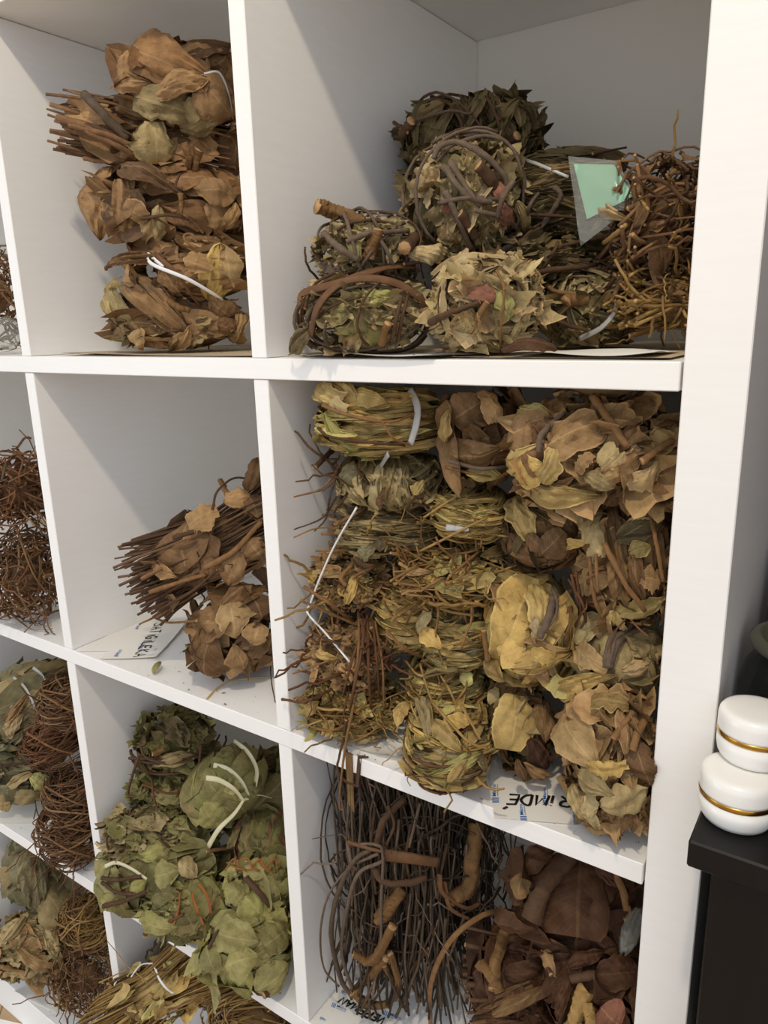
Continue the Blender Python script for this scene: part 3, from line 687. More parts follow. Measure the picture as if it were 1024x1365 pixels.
{'n': 'dried_leaf_roll','lab': 'lowest brown leaf bundle of its stack,long folded leaf in front','cat': 'dried herb','g': 'big brown leaf bundles stacked in the top row','c': (-.5377,.085,.0366),'a': (.0741,.05,.0338),'y': .594,'r': .0,'s': 108,'b': (-.6864,-.3526,.0016,.3344),'f': [('brown','broad','x',.6),('khaki','crisp','x',.15)],'t': [('strays','stalk','',14,.9,.03)],'x': [('l','leaf',(-.5745,.0423,.0802),(-.4953,.0489,.0243),.02,(.59,-.8,.11),'brown',.22,.5,.05,'s',.3,None),('l','leaf',(-.5686,.0488,.0786),(-.4896,.0501,.0352),.023,(.63,-.76,.15),'brown',.18,.4,.05,'o',.0,None),('l','leaf',(-.5798,.037,.0803),(-.5437,.0245,.0256),.0231,(.5,-.86,.08),'khaki',.1,.2,.3,'t',.0,None),('l','leaf',(-.5871,.0346,.0641),(-.5544,.0156,.0333),.0124,(.49,-.87,.05),'khaki',.1,.12,.2,'o',.0,None),('l','leaf',(-.5312,.0268,.0254),(-.5495,.0433,.0062),.017,(.57,-.81,-.13),'tan',.2,.12,.2,'o',.0,None),('l','leaf',(-.5235,.056,.0056),(-.4907,.0591,.0203),.0185,(.74,-.65,-.16),'tan',.1,.12,.2,'o',.0,None),('l','leaf',(-.5097,.0596,.0092),(-.4896,.056,.0278),.0138,(.77,-.63,-.11),'tan',.2,.12,.2,'o',.0,None),('s','frayed_stub',[(-.5014,.0434,.0536),(-.4883,.0452,.0445),(-.4822,.054,.0415)],3.8,2.6,'wood',1,None),('l','leaf',(-.4605,.1018,.0377),(-.4862,.1135,.0086),.0206,(.9,-.42,-.07),'tan',.2,.2,.4,'t',.0,None),('l','leaf',(-.4724,.0787,.0293),(-.4689,.1043,.0227),.0186,(.88,-.47,-.06),'umber',.1,.12,.2,'o',.0,None)]},
{'n': 'root_tuft','lab': 'brown root tangle seen past the frame edge in the top row','cat': 'dried root','g': 'root bundles in the top row beside the frame edge','c': (-.8384,.05,.0729),'a': (.043,.05,.058),'y': .594,'r': .0,'s': 115,'b': (-1.0383,-.7045,.0016,.3344),'t': [('coil','root','y',90,1.4,.8,.4,1.1,1.8,.14),('strays','root','',20,1,.05)]},
{'n': 'root_tuft','lab': 'wiry root tangle,upper of two against the divider','cat': 'dried root','g': 'root bundles at the outer edge of the middle row','c': (-.8287,.045,-.1744),'a': (.0455,.06,.0495),'y': .594,'r': .0,'s': 122,'b': (-1.0383,-.7045,-.3517,-.0189),'t': [('coil','rust','y',100,1.5,.9,.4,1.1,1.8,.16),('sticks','root','x',40,1.4,.5,.4,.3),('strays','root','',34,1.1,.08)],'x': [('s','root',[(-.7706,-.0005,-.1498),(-.7685,.0267,-.1414),(-.7827,.0484,-.134)],.9,.7,'stalk',1,None),('s','root',[(-.7866,.0445,-.1288),(-.7961,.0696,-.1041)],.9,.5,'root',1,None),('s','root',[(-.7832,.0061,-.1297),(-.7758,-.0066,-.1472)],1.6,1.4,'vine',1,None)]},
{'n': 'root_tuft','lab': 'wiry root tangle spilling over the shelf,lower of two','cat': 'dried root','g': 'root bundles at the outer edge of the middle row','c': (-.824,.033,-.2881),'a': (.0483,.06,.0624),'y': .594,'r': .0,'s': 129,'b': (-1.0383,-.7045,-.3517,-.0189),'t': [('coil','root','y',130,1.4,.9,.4,1.1,1.8,.15),('coil','rust','z',50,1.2,.7,.5,1.1,1.8,.12),('strays','root','',44,1.0,.07)],'x': [('s','root',[(-.7795,-.0231,-.3129),(-.7939,.005,-.3468),(-.7822,.01,-.3567),(-.7588,.02,-.3478)],1.0,.6,'root',1,None),('s','root',[(-.8055,.0172,-.2138),(-.7626,.0062,-.2641),(-.7645,.0224,-.2999)],1.3,1.0,'stalk',1,None),('s','bud',[(-.7641,.0212,-.279),(-.763,.0333,-.2764)],3.4,2.6,'wood',1,None)]},
{'n': 'stalk_sheaf','lab': 'slanting stalk sheaf with brown leaves,on top of a leaf bundle','cat': 'dried herb','g': 'bundles on the half-empty shelf','c': (-.494,.075,-.2102),'a': (.082,.05,.0468),'y': .594,'r': -.419,'s': 136,'b': (-.6864,-.3526,-.3517,-.0189),'f': [('brown','broad','x',.22)],'t': [('sticks','twig','x',200,1.25,.28,.1,.09),('strays','twig','',14,1,.05)],'x': [('l','leaf',(-.4892,.0297,-.1742),(-.4654,.0512,-.1598),.0284,(.61,-.66,.43),'tan',.1,.1,.35,'t',.0,None),('l','leaf',(-.455,.0887,-.1462),(-.4624,.1135,-.1139),.0213,(.72,-.46,.52),'brown',.2,.2,.2,'o',.0,None),('l','leaf',(-.4545,.0855,-.1496),(-.4288,.0739,-.1686),.0239,(.76,-.48,.43),'brown',.2,.12,.2,'o',.0,None),('l','leaf',(-.4658,.0607,-.1539),(-.447,.0847,-.1486),.0208,(.71,-.51,.48),'brown',.2,.12,.2,'o',.0,None),('l','leaf',(-.4369,.0491,-.2002),(-.452,.0458,-.2392),.0284,(.77,-.61,.16),'brown',.15,.3,.2,'o',.0,None),('l','leaf',(-.4311,.0574,-.1893),(-.4248,.0734,-.2134),.03,(.81,-.52,.25),'tan',.1,.12,.2,'o',.0,None),('l','leaf',(-.4637,.0232,-.2078),(-.4471,.0377,-.2192),.0171,(.7,-.69,.19),'brown',.2,.12,.2,'o',.0,None),('l','leaf',(-.5222,.007,-.2187),(-.4938,.012,-.2278),.0159,(.51,-.84,.17),'tan',.1,.12,.2,'o',.0,None),('s','stem',[(-.4605,.0217,-.2142),(-.4363,.0401,-.1976),(-.4236,.0715,-.1715)],3.4,2.6,'stalk',1,None),('s','stem',[(-.5184,-.0041,-.2432),(-.4829,.0075,-.2286),(-.4619,.0251,-.2221)],2.6,2.2,'stalk',1,None),('s','stem',[(-.5202,-.0121,-.2267),(-.5048,.0028,-.217)],2.4,2,'stalk',1,None),('s','bent_twig',[(-.468,.0463,-.1591),(-.472,.0594,-.142),(-.4722,.0848,-.1322),(-.458,.0997,-.1362)],1.3,1.1,'twig',1,None),('s','cut_stem',[(-.4658,.0681,-.1472),(-.497,.0857,-.139)],3.4,3.0,'stalk',1,None),('s','cut_stem',[(-.4744,.0262,-.1778),(-.493,.0118,-.1832)],2.6,2.8,'twig',1,None),('s','stem',[(-.5318,.0047,-.2738),(-.4771,.0159,-.2427),(-.4501,.0302,-.2174)],1.6,1.4,'twig',1,None)]},
{'n': 'dried_leaf_roll','lab': 'big-leaved brown bundle at the shelf edge below the slanting sheaf','cat': 'dried herb','g': 'bundles on the half-empty shelf','c': (-.4657,.068,-.2968),'a': (.0552,.055,.0485),'y': .594,'r': .0,'s': 143,'b': (-.6864,-.3526,-.3517,-.0189),'f': [('brown','broad','y',.8)],'x': [('l','leaf',(-.4475,.0103,-.2805),(-.4665,.0232,-.3424),.0334,(.57,-.79,.21),'brown',.15,.2,.2,'o',.0,None),('l','leaf',(-.4593,.0092,-.2769),(-.4651,.0042,-.312),.0173,(.53,-.79,.3),'brown',.2,.12,.2,'o',.0,None),('l','leaf',(-.4468,.0392,-.2529),(-.4232,.0234,-.2842),.0376,(.64,-.64,.42),'tan',.12,.1,.2,'o',0,'rounded tan leaf'),('l','leaf',(-.4331,.0587,-.2526),(-.4138,.0536,-.2724),.0366,(.71,-.53,.46),'brown',.12,.12,.2,'o',.0,None),('l','leaf',(-.4143,.0482,-.2747),(-.4139,.0347,-.2949),.0298,(.74,-.59,.34),'tan',.12,.12,.2,'o',.0,None),('l','leaf',(-.4446,.0657,-.2442),(-.4487,.0266,-.2574),.0223,(.6,-.59,.54),'brown',.2,.4,.1,'o',.3,None),('l','leaf',(-.4255,.0195,-.2916),(-.424,.0311,-.3232),.0203,(.7,-.68,.23),'tan',.2,.12,.2,'o',.0,None),('l','leaf',(-.4447,.0237,-.3281),(-.4261,.0332,-.323),.0175,(.69,-.71,.14),'tan',.1,.12,.2,'o',.0,None),('l','leaf',(-.4697,.0023,-.3021),(-.4464,.0062,-.3082),.0125,(.55,-.79,.26),'brown',.1,.12,.2,'o',.0,None),('s','stem',[(-.5638,.03,-.2941),(-.5368,.03,-.2947),(-.4622,.0067,-.2683)],1.2,1.4,'stalk',1,None),('s','stem',[(-.6318,.06,-.3284),(-.5644,.05,-.2939),(-.485,.0296,-.2487)],1.2,1.2,'stalk',1,None),('s','stem',[(-.4627,-.0042,-.2785),(-.4558,-.0065,-.2968),(-.4477,-.0045,-.3041)],1.0,.8,'twig',1,None)]},
{'n': 'dried_leaf_roll','lab': 'yellow-olive roll with a grey plastic tie,top of the packed cubby','cat': 'dried herb','g': 'golden herb bundles packing the full cubby','c': (-.2602,.06,-.0556),'a': (.0589,.055,.0314),'y': .594,'r': .0,'s': 150,'b': (-.3344,-.0006,-.3517,-.0189),'f': [('gold','narrow','z',.7),('gold','strata','z',.3)],'x': [('l','leaf',(-.2763,.0015,-.0444),(-.2523,.0226,-.0845),.0149,(.4,-.92,.04),'lime',.1,.15,.05,'o',0,'pale green pointed leaf'),('l','leaf',(-.3076,.0317,-.0253),(-.2629,.0077,-.036),.0201,(.31,-.92,.26),'yellow',.15,.2,.3,'t',.0,None),('l','leaf',(-.296,.0423,-.024),(-.2551,.0127,-.0314),.0138,(.34,-.89,.31),'yellow',.2,.2,.2,'t',.0,None),('l','leaf',(-.2768,.0107,-.035),(-.2554,.0045,-.0395),.0134,(.4,-.9,.19),'pale',.2,.2,.3,'t',.0,None),('l','leaf',(-.2641,.0199,-.0293),(-.2294,.0233,-.0345),.0158,(.49,-.84,.24),'yellow',.1,.12,.2,'o',.0,None),('s','stalk',[(-.2786,.003,-.0373),(-.2503,-.0024,-.0427),(-.2182,.0114,-.0487),(-.2051,.0353,-.0425)],1.6,1.0,'stalk',1,None),('s','stalk',[(-.2764,-.0069,-.0544),(-.2641,-.0072,-.0609),(-.2334,.0014,-.0637),(-.2124,.0235,-.0679)],1.4,1.0,'twig',1,None),('s','stalk',[(-.223,.0078,-.0485),(-.2162,.0131,-.0624),(-.2097,.0282,-.069)],1.0,.8,'stalk',1,None),('s','plastic_tie',[(-.2217,.0464,-.0273),(-.2079,.0354,-.0379),(-.2039,.0273,-.0517),(-.2098,.0273,-.0683)],3.4,3.0,'film',.3,None),('s','plastic_tie',[(-.2245,.0174,-.0758),(-.2491,.0398,-.0936)],2.6,2.2,'film',.3,None)]},
{'n': 'dried_leaf_roll','lab': 'brown folded-leaf roll wedged between the plastic-tied roll and the pinkish one','cat': 'dried herb','g': 'golden herb bundles packing the full cubby','c': (-.1768,.085,-.0638),'a': (.0365,.055,.0416),'y': .594,'r': .0,'s': 157,'b': (-.3344,-.0006,-.3517,-.0189),'f': [('umber','broad','z',.7)],'x': [('l','leaf',(-.1899,.042,-.0752),(-.1352,.0434,-.0689),.0271,(.41,-.91,.05),'umber',.1,.15,.1,'o',.0,None),('l','leaf',(-.1799,.0414,-.0492),(-.155,.0543,-.0319),.0353,(.39,-.89,.26),'umber',.1,.12,.2,'o',.0,None),('l','leaf',(-.1581,.0539,-.0261),(-.1403,.0402,-.0481),.0162,(.47,-.85,.24),'tan',.15,.2,.2,'t',.0,None),('l','leaf',(-.1828,.0345,-.0663),(-.1816,.0422,-.0405),.0118,(.3,-.94,.17),'gold',.2,.12,.2,'o',.0,None),('s','stalk',[(-.1758,.0315,-.0802),(-.1494,.0313,-.0838),(-.1349,.0487,-.0838)],1.6,1.4,'grey',1,None),('s','stalk',[(-.1837,.0382,-.0863),(-.1567,.033,-.0889),(-.1453,.0427,-.092)],1.2,1.0,'stalk',1,None),('l','leaf',(-.1664,.0388,-.0897),(-.1423,.0594,-.0949),.0107,(.47,-.88,-.05),'gold',.1,.12,.2,'o',.0,None)]},
{'n': 'dried_leaf_ball','lab': 'largest pinkish-tan leaf ball,with yellow leaves,under the upper shelf','cat': 'dried herb','g': 'golden herb bundles packing the full cubby','c': (-.0769,.075,-.0718),'a': (.0636,.06,.0455),'y': .594,'r': .0,'s': 164,'b': (-.3344,-.0006,-.3517,-.0189),'f': [('tan','broad','x',1.5,.62),('umber','crisp','x',.3)],'x': [('l','leaf',(-.1248,.026,-.0621),(-.0907,.0244,-.0398),.0302,(.1,-.97,.23),'tan',.14,.12,.06,'o',.0,None),('l','leaf',(-.0903,.0102,-.0605),(-.0561,.0248,-.0417),.0308,(.25,-.94,.22),'tan',.12,.08,.12,'t',0,'smooth pinkish leaf'),('l','leaf',(-.1275,.0275,-.0829),(-.091,.0089,-.0572),.0183,(.11,-.98,.14),'yellow',.12,.12,.2,'o',.0,None),('l','leaf',(-.1121,.0147,-.0814),(-.0832,.0041,-.0715),.0243,(.16,-.98,.12),'yellow',.12,.15,.12,'o',0,'bright yellow leaf'),('l','leaf',(-.0881,.0065,-.0846),(-.0809,.0055,-.0591),.0145,(.21,-.97,.13),'yellow',.2,.2,.25,'t',.0,None),('l','leaf',(-.1142,.0223,-.0903),(-.0521,.0202,-.0925),.0192,(.21,-.98,.04),'gold',.1,.15,.15,'o',.0,None),('l','leaf',(-.0895,.0288,-.0429),(-.1308,.057,-.0399),.0144,(.06,-.95,.31),'gold',.1,.12,.2,'o',.0,None),('l','leaf',(-.0533,.0141,-.0799),(-.0307,.0277,-.0623),.0202,(.37,-.92,.13),'tan',.12,.15,.4,'t',.0,None),('l','leaf',(-.0519,.0147,-.0593),(-.0377,.0191,-.0691),.018,(.35,-.92,.16),'khaki',.2,.2,.3,'t',.0,None),('l','leaf',(-.0358,.0237,-.0826),(-.0187,.0401,-.0711),.0182,(.44,-.89,.11),'pale',.15,.2,.3,'t',.0,None),('l','leaf',(-.0258,.0451,-.057),(-.0234,.0949,-.0475),.0159,(.55,-.8,.25),'tan',.1,.12,.2,'o',.0,None),('l','leaf',(-.0261,.0442,-.0491),(-.0151,.0642,-.0643),.0155,(.51,-.84,.21),'tan',.2,.2,.3,'t',.0,None),('l','leaf',(-.0597,.0098,-.0756),(-.0422,.0202,-.0852),.0132,(.33,-.94,.1),'khaki',.1,.12,.2,'o',.0,None),('l','leaf',(-.0641,.0073,-.0745),(-.0555,.0105,-.0615),.0111,(.3,-.94,.14),'tan',.2,.3,.4,'t',.0,None),('s','stem',[(-.0675,.041,-.0265),(-.0496,.0233,-.0402),(-.0369,.0206,-.0561)],3.0,2.6,'stalk',1,None),('s','stem',[(-.0918,.0045,-.0618),(-.0909,.0081,-.0498),(-.083,.0226,-.0366)],2.6,1.8,'grey',1,None),('s','stem',[(-.0267,.0231,-.0663),(-.0188,.0334,-.0588),(-.0139,.0483,-.0556)],2.8,2.2,'stalk',1,None),('l','leaf',(-.0398,.0229,-.0521),(-.0368,.036,-.0411),.0091,(.39,-.89,.23),'umber',.3,.4,.2,'o',.0,None)]},
{'n': 'dried_leaf_roll','lab': 'grey-olive roll of upright leaf layers below the plastic-tied roll','cat': 'dried herb','g': 'golden herb bundles packing the full cubby','c': (-.2605,.07,-.111),'a': (.0514,.05,.0257),'y': .594,'r': .0,'s': 171,'b': (-.3344,-.0006,-.3517,-.0189),'f': [('khaki','narrow','x',.7),('olive','strata','x',.2)],'t': [('strays','twig','',20,1,.06)],'x': [('s','stalk',[(-.2826,.0299,-.0922),(-.2845,.0051,-.1075),(-.3035,-.0102,-.1142)],1.2,.7,'stalk',1,None),('s','stalk',[(-.2819,.0256,-.0947),(-.2744,.0022,-.1123),(-.2897,.0137,-.1365),(-.2906,-.0023,-.1449)],1.3,.6,'twig',1,None),('s','stalk',[(-.2702,.007,-.1128),(-.2917,.012,-.1364),(-.3036,-.0125,-.1428)],1.0,.6,'twig',1,None),('s','stub',[(-.3092,.0541,-.0834),(-.2934,.0072,-.0918)],2.6,2.4,'twig',1,None),('l','leaf',(-.2408,.0249,-.1263),(-.2309,.0193,-.1047),.0075,(.53,-.84,.13),'umber',.1,.12,.2,'o',.0,None),('l','leaf',(-.2147,.0396,-.1135),(-.2106,.05,-.1023),.0113,(.66,-.73,.17),'gold',.1,.12,.2,'o',.0,None),('l','leaf',(-.2751,.0162,-.1022),(-.2599,.0262,-.0928),.0166,(.37,-.9,.24),'sage',.1,.12,.2,'o',.0,None)]},
{'n': 'dried_leaf_roll','lab': 'flat horizontal roll of narrow grey-green leaves,third layer down','cat': 'dried herb','g': 'golden herb bundles packing the full cubby','c': (-.2584,.065,-.1545),'a': (.0505,.045,.0205),'y': .594,'r': .0,'s': 178,'b': (-.3344,-.0006,-.3517,-.0189),'f': [('khaki','narrow','z',.6)],'t': [('sticks','stalk','x',12,1.1,.3,.1,.1),('strays','straw','',12,.9,.05)],'x': [('s','stalk',[(-.2804,.013,-.1419),(-.2651,.0312,-.1321),(-.278,.0852,-.13)],1.8,1.4,'stalk',1,None),('l','leaf',(-.3095,.0592,-.1317),(-.2721,.0239,-.1367),.0108,(.2,-.89,.41),'khaki',.1,.12,.2,'o',.0,None),('l','leaf',(-.2451,.0483,-.1308),(-.2444,.0619,-.1296),.0132,(.55,-.7,.47),'tan',.2,.3,.2,'o',.0,None),('l','leaf',(-.2364,.017,-.1599),(-.2346,.0181,-.1487),.0101,(.52,-.83,.2),'olive',.1,.12,.2,'o',.0,None),('l','leaf',(-.2607,.0228,-.1722),(-.2386,.015,-.1511),.0128,(.45,-.88,.16),'sage',.1,.12,.2,'o',.0,None)]},
{'n': 'dried_leaf_roll','lab': 'small golden roll with papery layers between the flat roll and the dark roll','cat': 'dried herb','g': 'golden herb bundles packing the full cubby','c': (-.1863,.085,-.1332),'a': (.0353,.05,.0261),'y': .594,'r': .0,'s': 185,'b': (-.3344,-.0006,-.3517,-.0189),'f': [('gold','strata','z',.7),('yellow','strata','z',.15)],'t': [('strays','straw','',12,.8,.04)],'x': [('s','straw',[(-.207,.0421,-.1326),(-.1771,.0462,-.1107)],1.2,.9,'straw',1,None),('s','straw',[(-.2077,.0365,-.1608),(-.167,.0276,-.1363),(-.149,.0443,-.1256)],1.2,.8,'straw',1,None),('s','foil_strip',[(-.1787,.0303,-.1343),(-.1591,.0316,-.1338)],3.0,1.5,'film',.3,None)]},
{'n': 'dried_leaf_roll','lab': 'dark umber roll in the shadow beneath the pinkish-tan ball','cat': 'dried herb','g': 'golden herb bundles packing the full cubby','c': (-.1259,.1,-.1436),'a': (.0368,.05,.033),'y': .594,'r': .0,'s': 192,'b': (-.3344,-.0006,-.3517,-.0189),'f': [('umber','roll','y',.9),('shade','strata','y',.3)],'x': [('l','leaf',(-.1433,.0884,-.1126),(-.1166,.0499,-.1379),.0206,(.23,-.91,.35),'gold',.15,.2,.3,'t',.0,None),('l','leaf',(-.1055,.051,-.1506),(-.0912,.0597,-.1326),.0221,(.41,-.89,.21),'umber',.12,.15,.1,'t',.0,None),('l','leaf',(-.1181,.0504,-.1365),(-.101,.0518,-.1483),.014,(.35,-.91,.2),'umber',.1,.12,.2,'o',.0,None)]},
{'n': 'dried_leaf_ball','lab': 'brown leaf ball with long stems across it,beside the end panel under the tan ball','cat': 'dried herb','g': 'golden herb bundles packing the full cubby','c': (-.0545,.095,-.1548),'a': (.0392,.055,.0498),'y': .594,'r': .0,'s': 199,'b': (-.3344,-.0006,-.3517,-.0189),'f': [('tan','broad','y',.5),('umber','strata','x',.3),('umber','crisp','y',.2)],'t': [('strays','rust','',10,.8,.05)],'x': [('l','leaf',(-.0755,.0731,-.1122),(-.0559,.0392,-.1418),.0224,(.13,-.91,.39),'khaki',.1,.15,.3,'t',0,'greenish leaf hanging over its front'),('l','leaf',(-.1135,.0962,-.1141),(-.0635,.0578,-.1132),.0153,(.02,-.87,.49),'khaki',.1,.12,.2,'o',.0,None),('l','leaf',(-.0478,.0461,-.1299),(-.0213,.0729,-.1159),.0185,(.3,-.87,.39),'olive',.15,.12,.2,'o',.0,None),('l','leaf',(-.0334,.0433,-.1337),(-.0256,.0424,-.1706),.0107,(.31,-.92,.23),'umber',.2,.4,.1,'s',.0,None),('l','leaf',(-.0488,.0423,-.1404),(-.043,.0419,-.1739),.0098,(.23,-.95,.21),'umber',.2,.4,.1,'s',.0,None),('l','leaf',(-.0928,.0653,-.1465),(-.0664,.0442,-.1333),.008,(.05,-.95,.32),'yellow',.1,.12,.2,'o',.0,None),('l','leaf',(-.0364,.0415,-.137),(-.023,.0488,-.1314),.0139,(.3,-.9,.31),'gold',.1,.12,.2,'o',.0,None),('l','leaf',(-.0307,.0377,-.1529),(-.0146,.0462,-.1555),.0181,(.33,-.92,.23),'tan',.15,.2,.5,'t',.0,None),('l','leaf',(-.0484,.0492,-.1894),(-.0104,.0587,-.1702),.0166,(.34,-.94,.09),'gold',.12,.15,.3,'o',.0,None),('l','leaf',(-.0458,.0456,-.1846),(-.0467,.0711,-.2081),.0148,(.26,-.97,.01),'gold',.1,.12,.2,'o',.0,None),('s','stem',[(-.0529,.0384,-.1309),(-.0364,.0303,-.1528),(-.0212,.041,-.1772)],2.2,1.8,'stalk',1,None),('s','stem',[(-.0637,.0395,-.1431),(-.0599,.0383,-.1701),(-.0548,.0486,-.1935)],1.6,1.4,'stalk',1,None),('s','stem',[(-.0589,.0379,-.1396),(-.0553,.0361,-.1685)],1.4,1.2,'stalk',1,None),('s','stem',[(-.0285,.0602,-.1094),(-.0193,.0449,-.1254),(-.0121,.0443,-.1545)],1.6,1.4,'stalk',1,None),('s','red_root',[(-.0809,.0512,-.1631),(-.0758,.0525,-.1839),(-.0732,.0642,-.2012),(-.0762,.0656,-.2126)],1.4,1.0,'rust',1,None),('s','red_root',[(-.0851,.0568,-.1698),(-.0695,.0483,-.1849),(-.0733,.0689,-.2081)],1.2,.9,'rust',1,None),('s','red_root',[(-.0758,.0464,-.1589),(-.0732,.0546,-.1916),(-.0805,.0654,-.2115)],1.2,.8,'rust',1,None)]},
{'n': 'root_tuft','lab': 'messy straw-coloured stalk tangle in the middle of the packed cubby','cat': 'dried root','g': 'golden herb bundles packing the full cubby','c': (-.1943,.075,-.1881),'a': (.0478,.05,.0252),'y': .594,'r': .0,'s': 206,'b': (-.3344,-.0006,-.3517,-.0189),'f': [('gold','small','z',.3)],'t': [('coil','straw','z',80,1.2,.7,.5,1.12,2.2,.14),('sticks','straw','x',40,1.2,.25,.4,.3),('strays','stalk','',40,1,.06)],'x': [('l','leaf',(-.1612,.0629,-.1654),(-.1645,.1097,-.1722),.013,(.67,-.58,.45),'gold',.1,.12,.2,'o',.0,None),('l','leaf',(-.2231,.027,-.1807),(-.1898,.0248,-.1722),.0075,(.27,-.91,.32),'tan',.1,.12,.2,'o',.0,None),('s','stalk',[(-.2309,.031,-.1744),(-.2159,.0135,-.1819),(-.1914,.0093,-.1806)],1.2,1,'stalk',1,None),('s','stalk',[(-.17,.0207,-.1713),(-.1618,.0571,-.1593)],1.3,1.1,'stalk',1,None)]},
{'n': 'dried_leaf_ball','lab': 'crumbly tan leaf clump against the divider,halfway down the packed cubby','cat': 'dried herb','g': 'golden herb bundles packing the full cubby','c': (-.2937,.05,-.2038),'a': (.0365,.04,.0281),'y': .594,'r': .0,'s': 213,'b': (-.3344,-.0006,-.3517,-.0189),'f': [('tan','crisp','y',.5),('gold','small','y',.3)],'t': [('strays','straw','',26,1.1,.05)],'x': [('l','leaf',(-.2655,.023,-.1869),(-.2682,.0108,-.2115),.0092,(.59,-.76,.27),'yellow',.1,.3,.1,'s',.0,None),('s','curl',[(-.2697,.0237,-.1788),(-.2714,.0089,-.1871),(-.2656,.0085,-.1928)],2.0,2,'stalk',1,None),('s','stalk',[(-.2644,.0159,-.188),(-.2561,.0387,-.183),(-.2611,.0829,-.1894)],1.4,1.2,'stalk',1,None),('s','stalk',[(-.2991,-.0091,-.1948),(-.2741,-.0048,-.2073),(-.2755,.028,-.2371)],1.6,1.4,'stalk',1,None),('s','stalk',[(-.2998,-.0143,-.2057),(-.276,.0072,-.2238),(-.2685,.0298,-.2399)],1.4,1.2,'stalk',1,None)]},
{'n': 'dried_leaf_ball','lab': 'golden ball of tightly layered leaf edges beside the hanging stems','cat': 'dried herb','g': 'golden herb bundles packing the full cubby','c': (-.2452,.08,-.2359),'a': (.0354,.05,.0382),'y': .594,'r': .0,'s': 220,'b': (-.3344,-.0006,-.3517,-.0189),'f': [('gold','strata','z',.9)],'t': [('strays','straw','',8,.9,.05)],'x': [('s','stalk',[(-.245,.0329,-.2108),(-.2239,.0242,-.2245),(-.2071,.0336,-.2382)],1.3,1.1,'stalk',1,None),('s','stalk',[(-.2347,.0226,-.2332),(-.2179,.0262,-.2484),(-.2148,.0613,-.2729)],1.4,1.2,'stalk',1,None)]},
{'n': 'dried_leaf_ball','lab': 'golden narrow-leaf ball next to the big yellow-leaf roll','cat': 'dried herb','g': 'golden herb bundles packing the full cubby','c': (-.197,.08,-.2435),'a': (.0369,.05,.0342),'y': .594,'r': .0,'s': 227,'b': (-.3344,-.0006,-.3517,-.0189),'f': [('gold','narrow','z',.6),('olive','narrow','z',.2)],'t': [('coil','straw','z',12,1.2,.5,1.0,1.12,1.6,.06),('strays','straw','',14,.9,.05)],'x': [('l','leaf',(-.2089,.033,-.2349),(-.2047,.0493,-.2119),.0117,(.26,-.86,.43),'pale',.1,.12,.2,'o',.0,None),('l','leaf',(-.2051,.0332,-.2292),(-.1798,.025,-.2387),.0153,(.35,-.87,.34),'yellow',.1,.2,.2,'o',.0,None),('s','stalk',[(-.2161,.062,-.2078),(-.1874,.0412,-.2104),(-.1613,.0571,-.216)],1.5,1.1,'straw',1,None),('s','stalk',[(-.1799,.0227,-.2358),(-.1646,.0296,-.2302),(-.1535,.0488,-.2283)],1.2,1,'straw',1,None),('l','leaf',(-.1757,.0503,-.2132),(-.1679,.07,-.2137),.0129,(.49,-.72,.49),'olive',.1,.12,.2,'o',.0,None)]},
{'n': 'stalk_tuft','lab': 'brown bundle with reddish stems hanging down over the shelf edge','cat': 'dried herb','g': 'golden herb bundles packing the full cubby','c': (-.2893,.04,-.2689),'a': (.0411,.045,.0326),'y': .594,'r': .0,'s': 234,'b': (-.3344,-.0006,-.3517,-.0189),'f': [('tan','crisp','y',.35)],'t': [('coil','root','y',60,1.3,.8,.5,1.1,1.5,.12),('strays','rust','',40,1.1,.05)],'x': [('s','hanging_stem',[(-.2949,.0692,-.233),(-.2535,.0135,-.2412),(-.2488,-.0059,-.2712),(-.2645,.0041,-.3095)],1.5,1.1,'rust',1,None),('s','hanging_stem',[(-.2776,.0407,-.2288),(-.2511,.0029,-.2506),(-.2585,.0014,-.2953)],1.4,1.0,'stalk',1,None),('s','hanging_stem',[(-.2664,.0391,-.2318),(-.2411,.0039,-.2627),(-.2483,.0152,-.31)],1.6,1.2,'rust',1,None),('s','hanging_stem',[(-.261,.0384,-.2341),(-.2383,.0115,-.2581),(-.2472,.0258,-.3035)],1.3,1.0,'rust',1,None),('s','hanging_stem',[(-.2579,.0386,-.2357),(-.2349,.0155,-.2661),(-.2385,.0213,-.3101)],1.2,1.0,'stalk',1,None),('s','hanging_stem',[(-.2762,.0483,-.2297),(-.2878,.0826,-.2206),(-.2867,.0977,-.194)],1.4,1.1,'stalk',1,None),('s','hanging_stem',[(-.2666,.0574,-.2346),(-.2745,.0887,-.2239),(-.2751,.1013,-.2008)],1.3,1.0,'stalk',1,None),('s','hanging_stem',[(-.264,.0333,-.2329),(-.2533,-.0032,-.2558),(-.2613,-.0077,-.2882)],1.3,1.0,'rust',1,None),('s','white_string',[(-.2413,-.005,-.1171),(-.2641,.0,-.1457),(-.2869,.005,-.1796),(-.3072,.008,-.2176),(-.3104,.008,-.2271),(-.2847,.002,-.2403),(-.2571,-.0015,-.2588)],1.0,1.0,'string',1,'long white string'),('s','stalk',[(-.2667,-.001,-.2457),(-.2897,-.0084,-.2375),(-.3002,-.0027,-.2348)],1.2,1,'twig',1,None),('s','stalk',[(-.2719,-.0111,-.2571),(-.2975,-.0321,-.2676)],1.0,.8,'stalk',1,None),('l','leaf',(-.292,-.0071,-.2565),(-.2686,-.0047,-.2575),.0093,(.46,-.8,.38),'gold',.2,.12,.2,'o',.0,None)]},
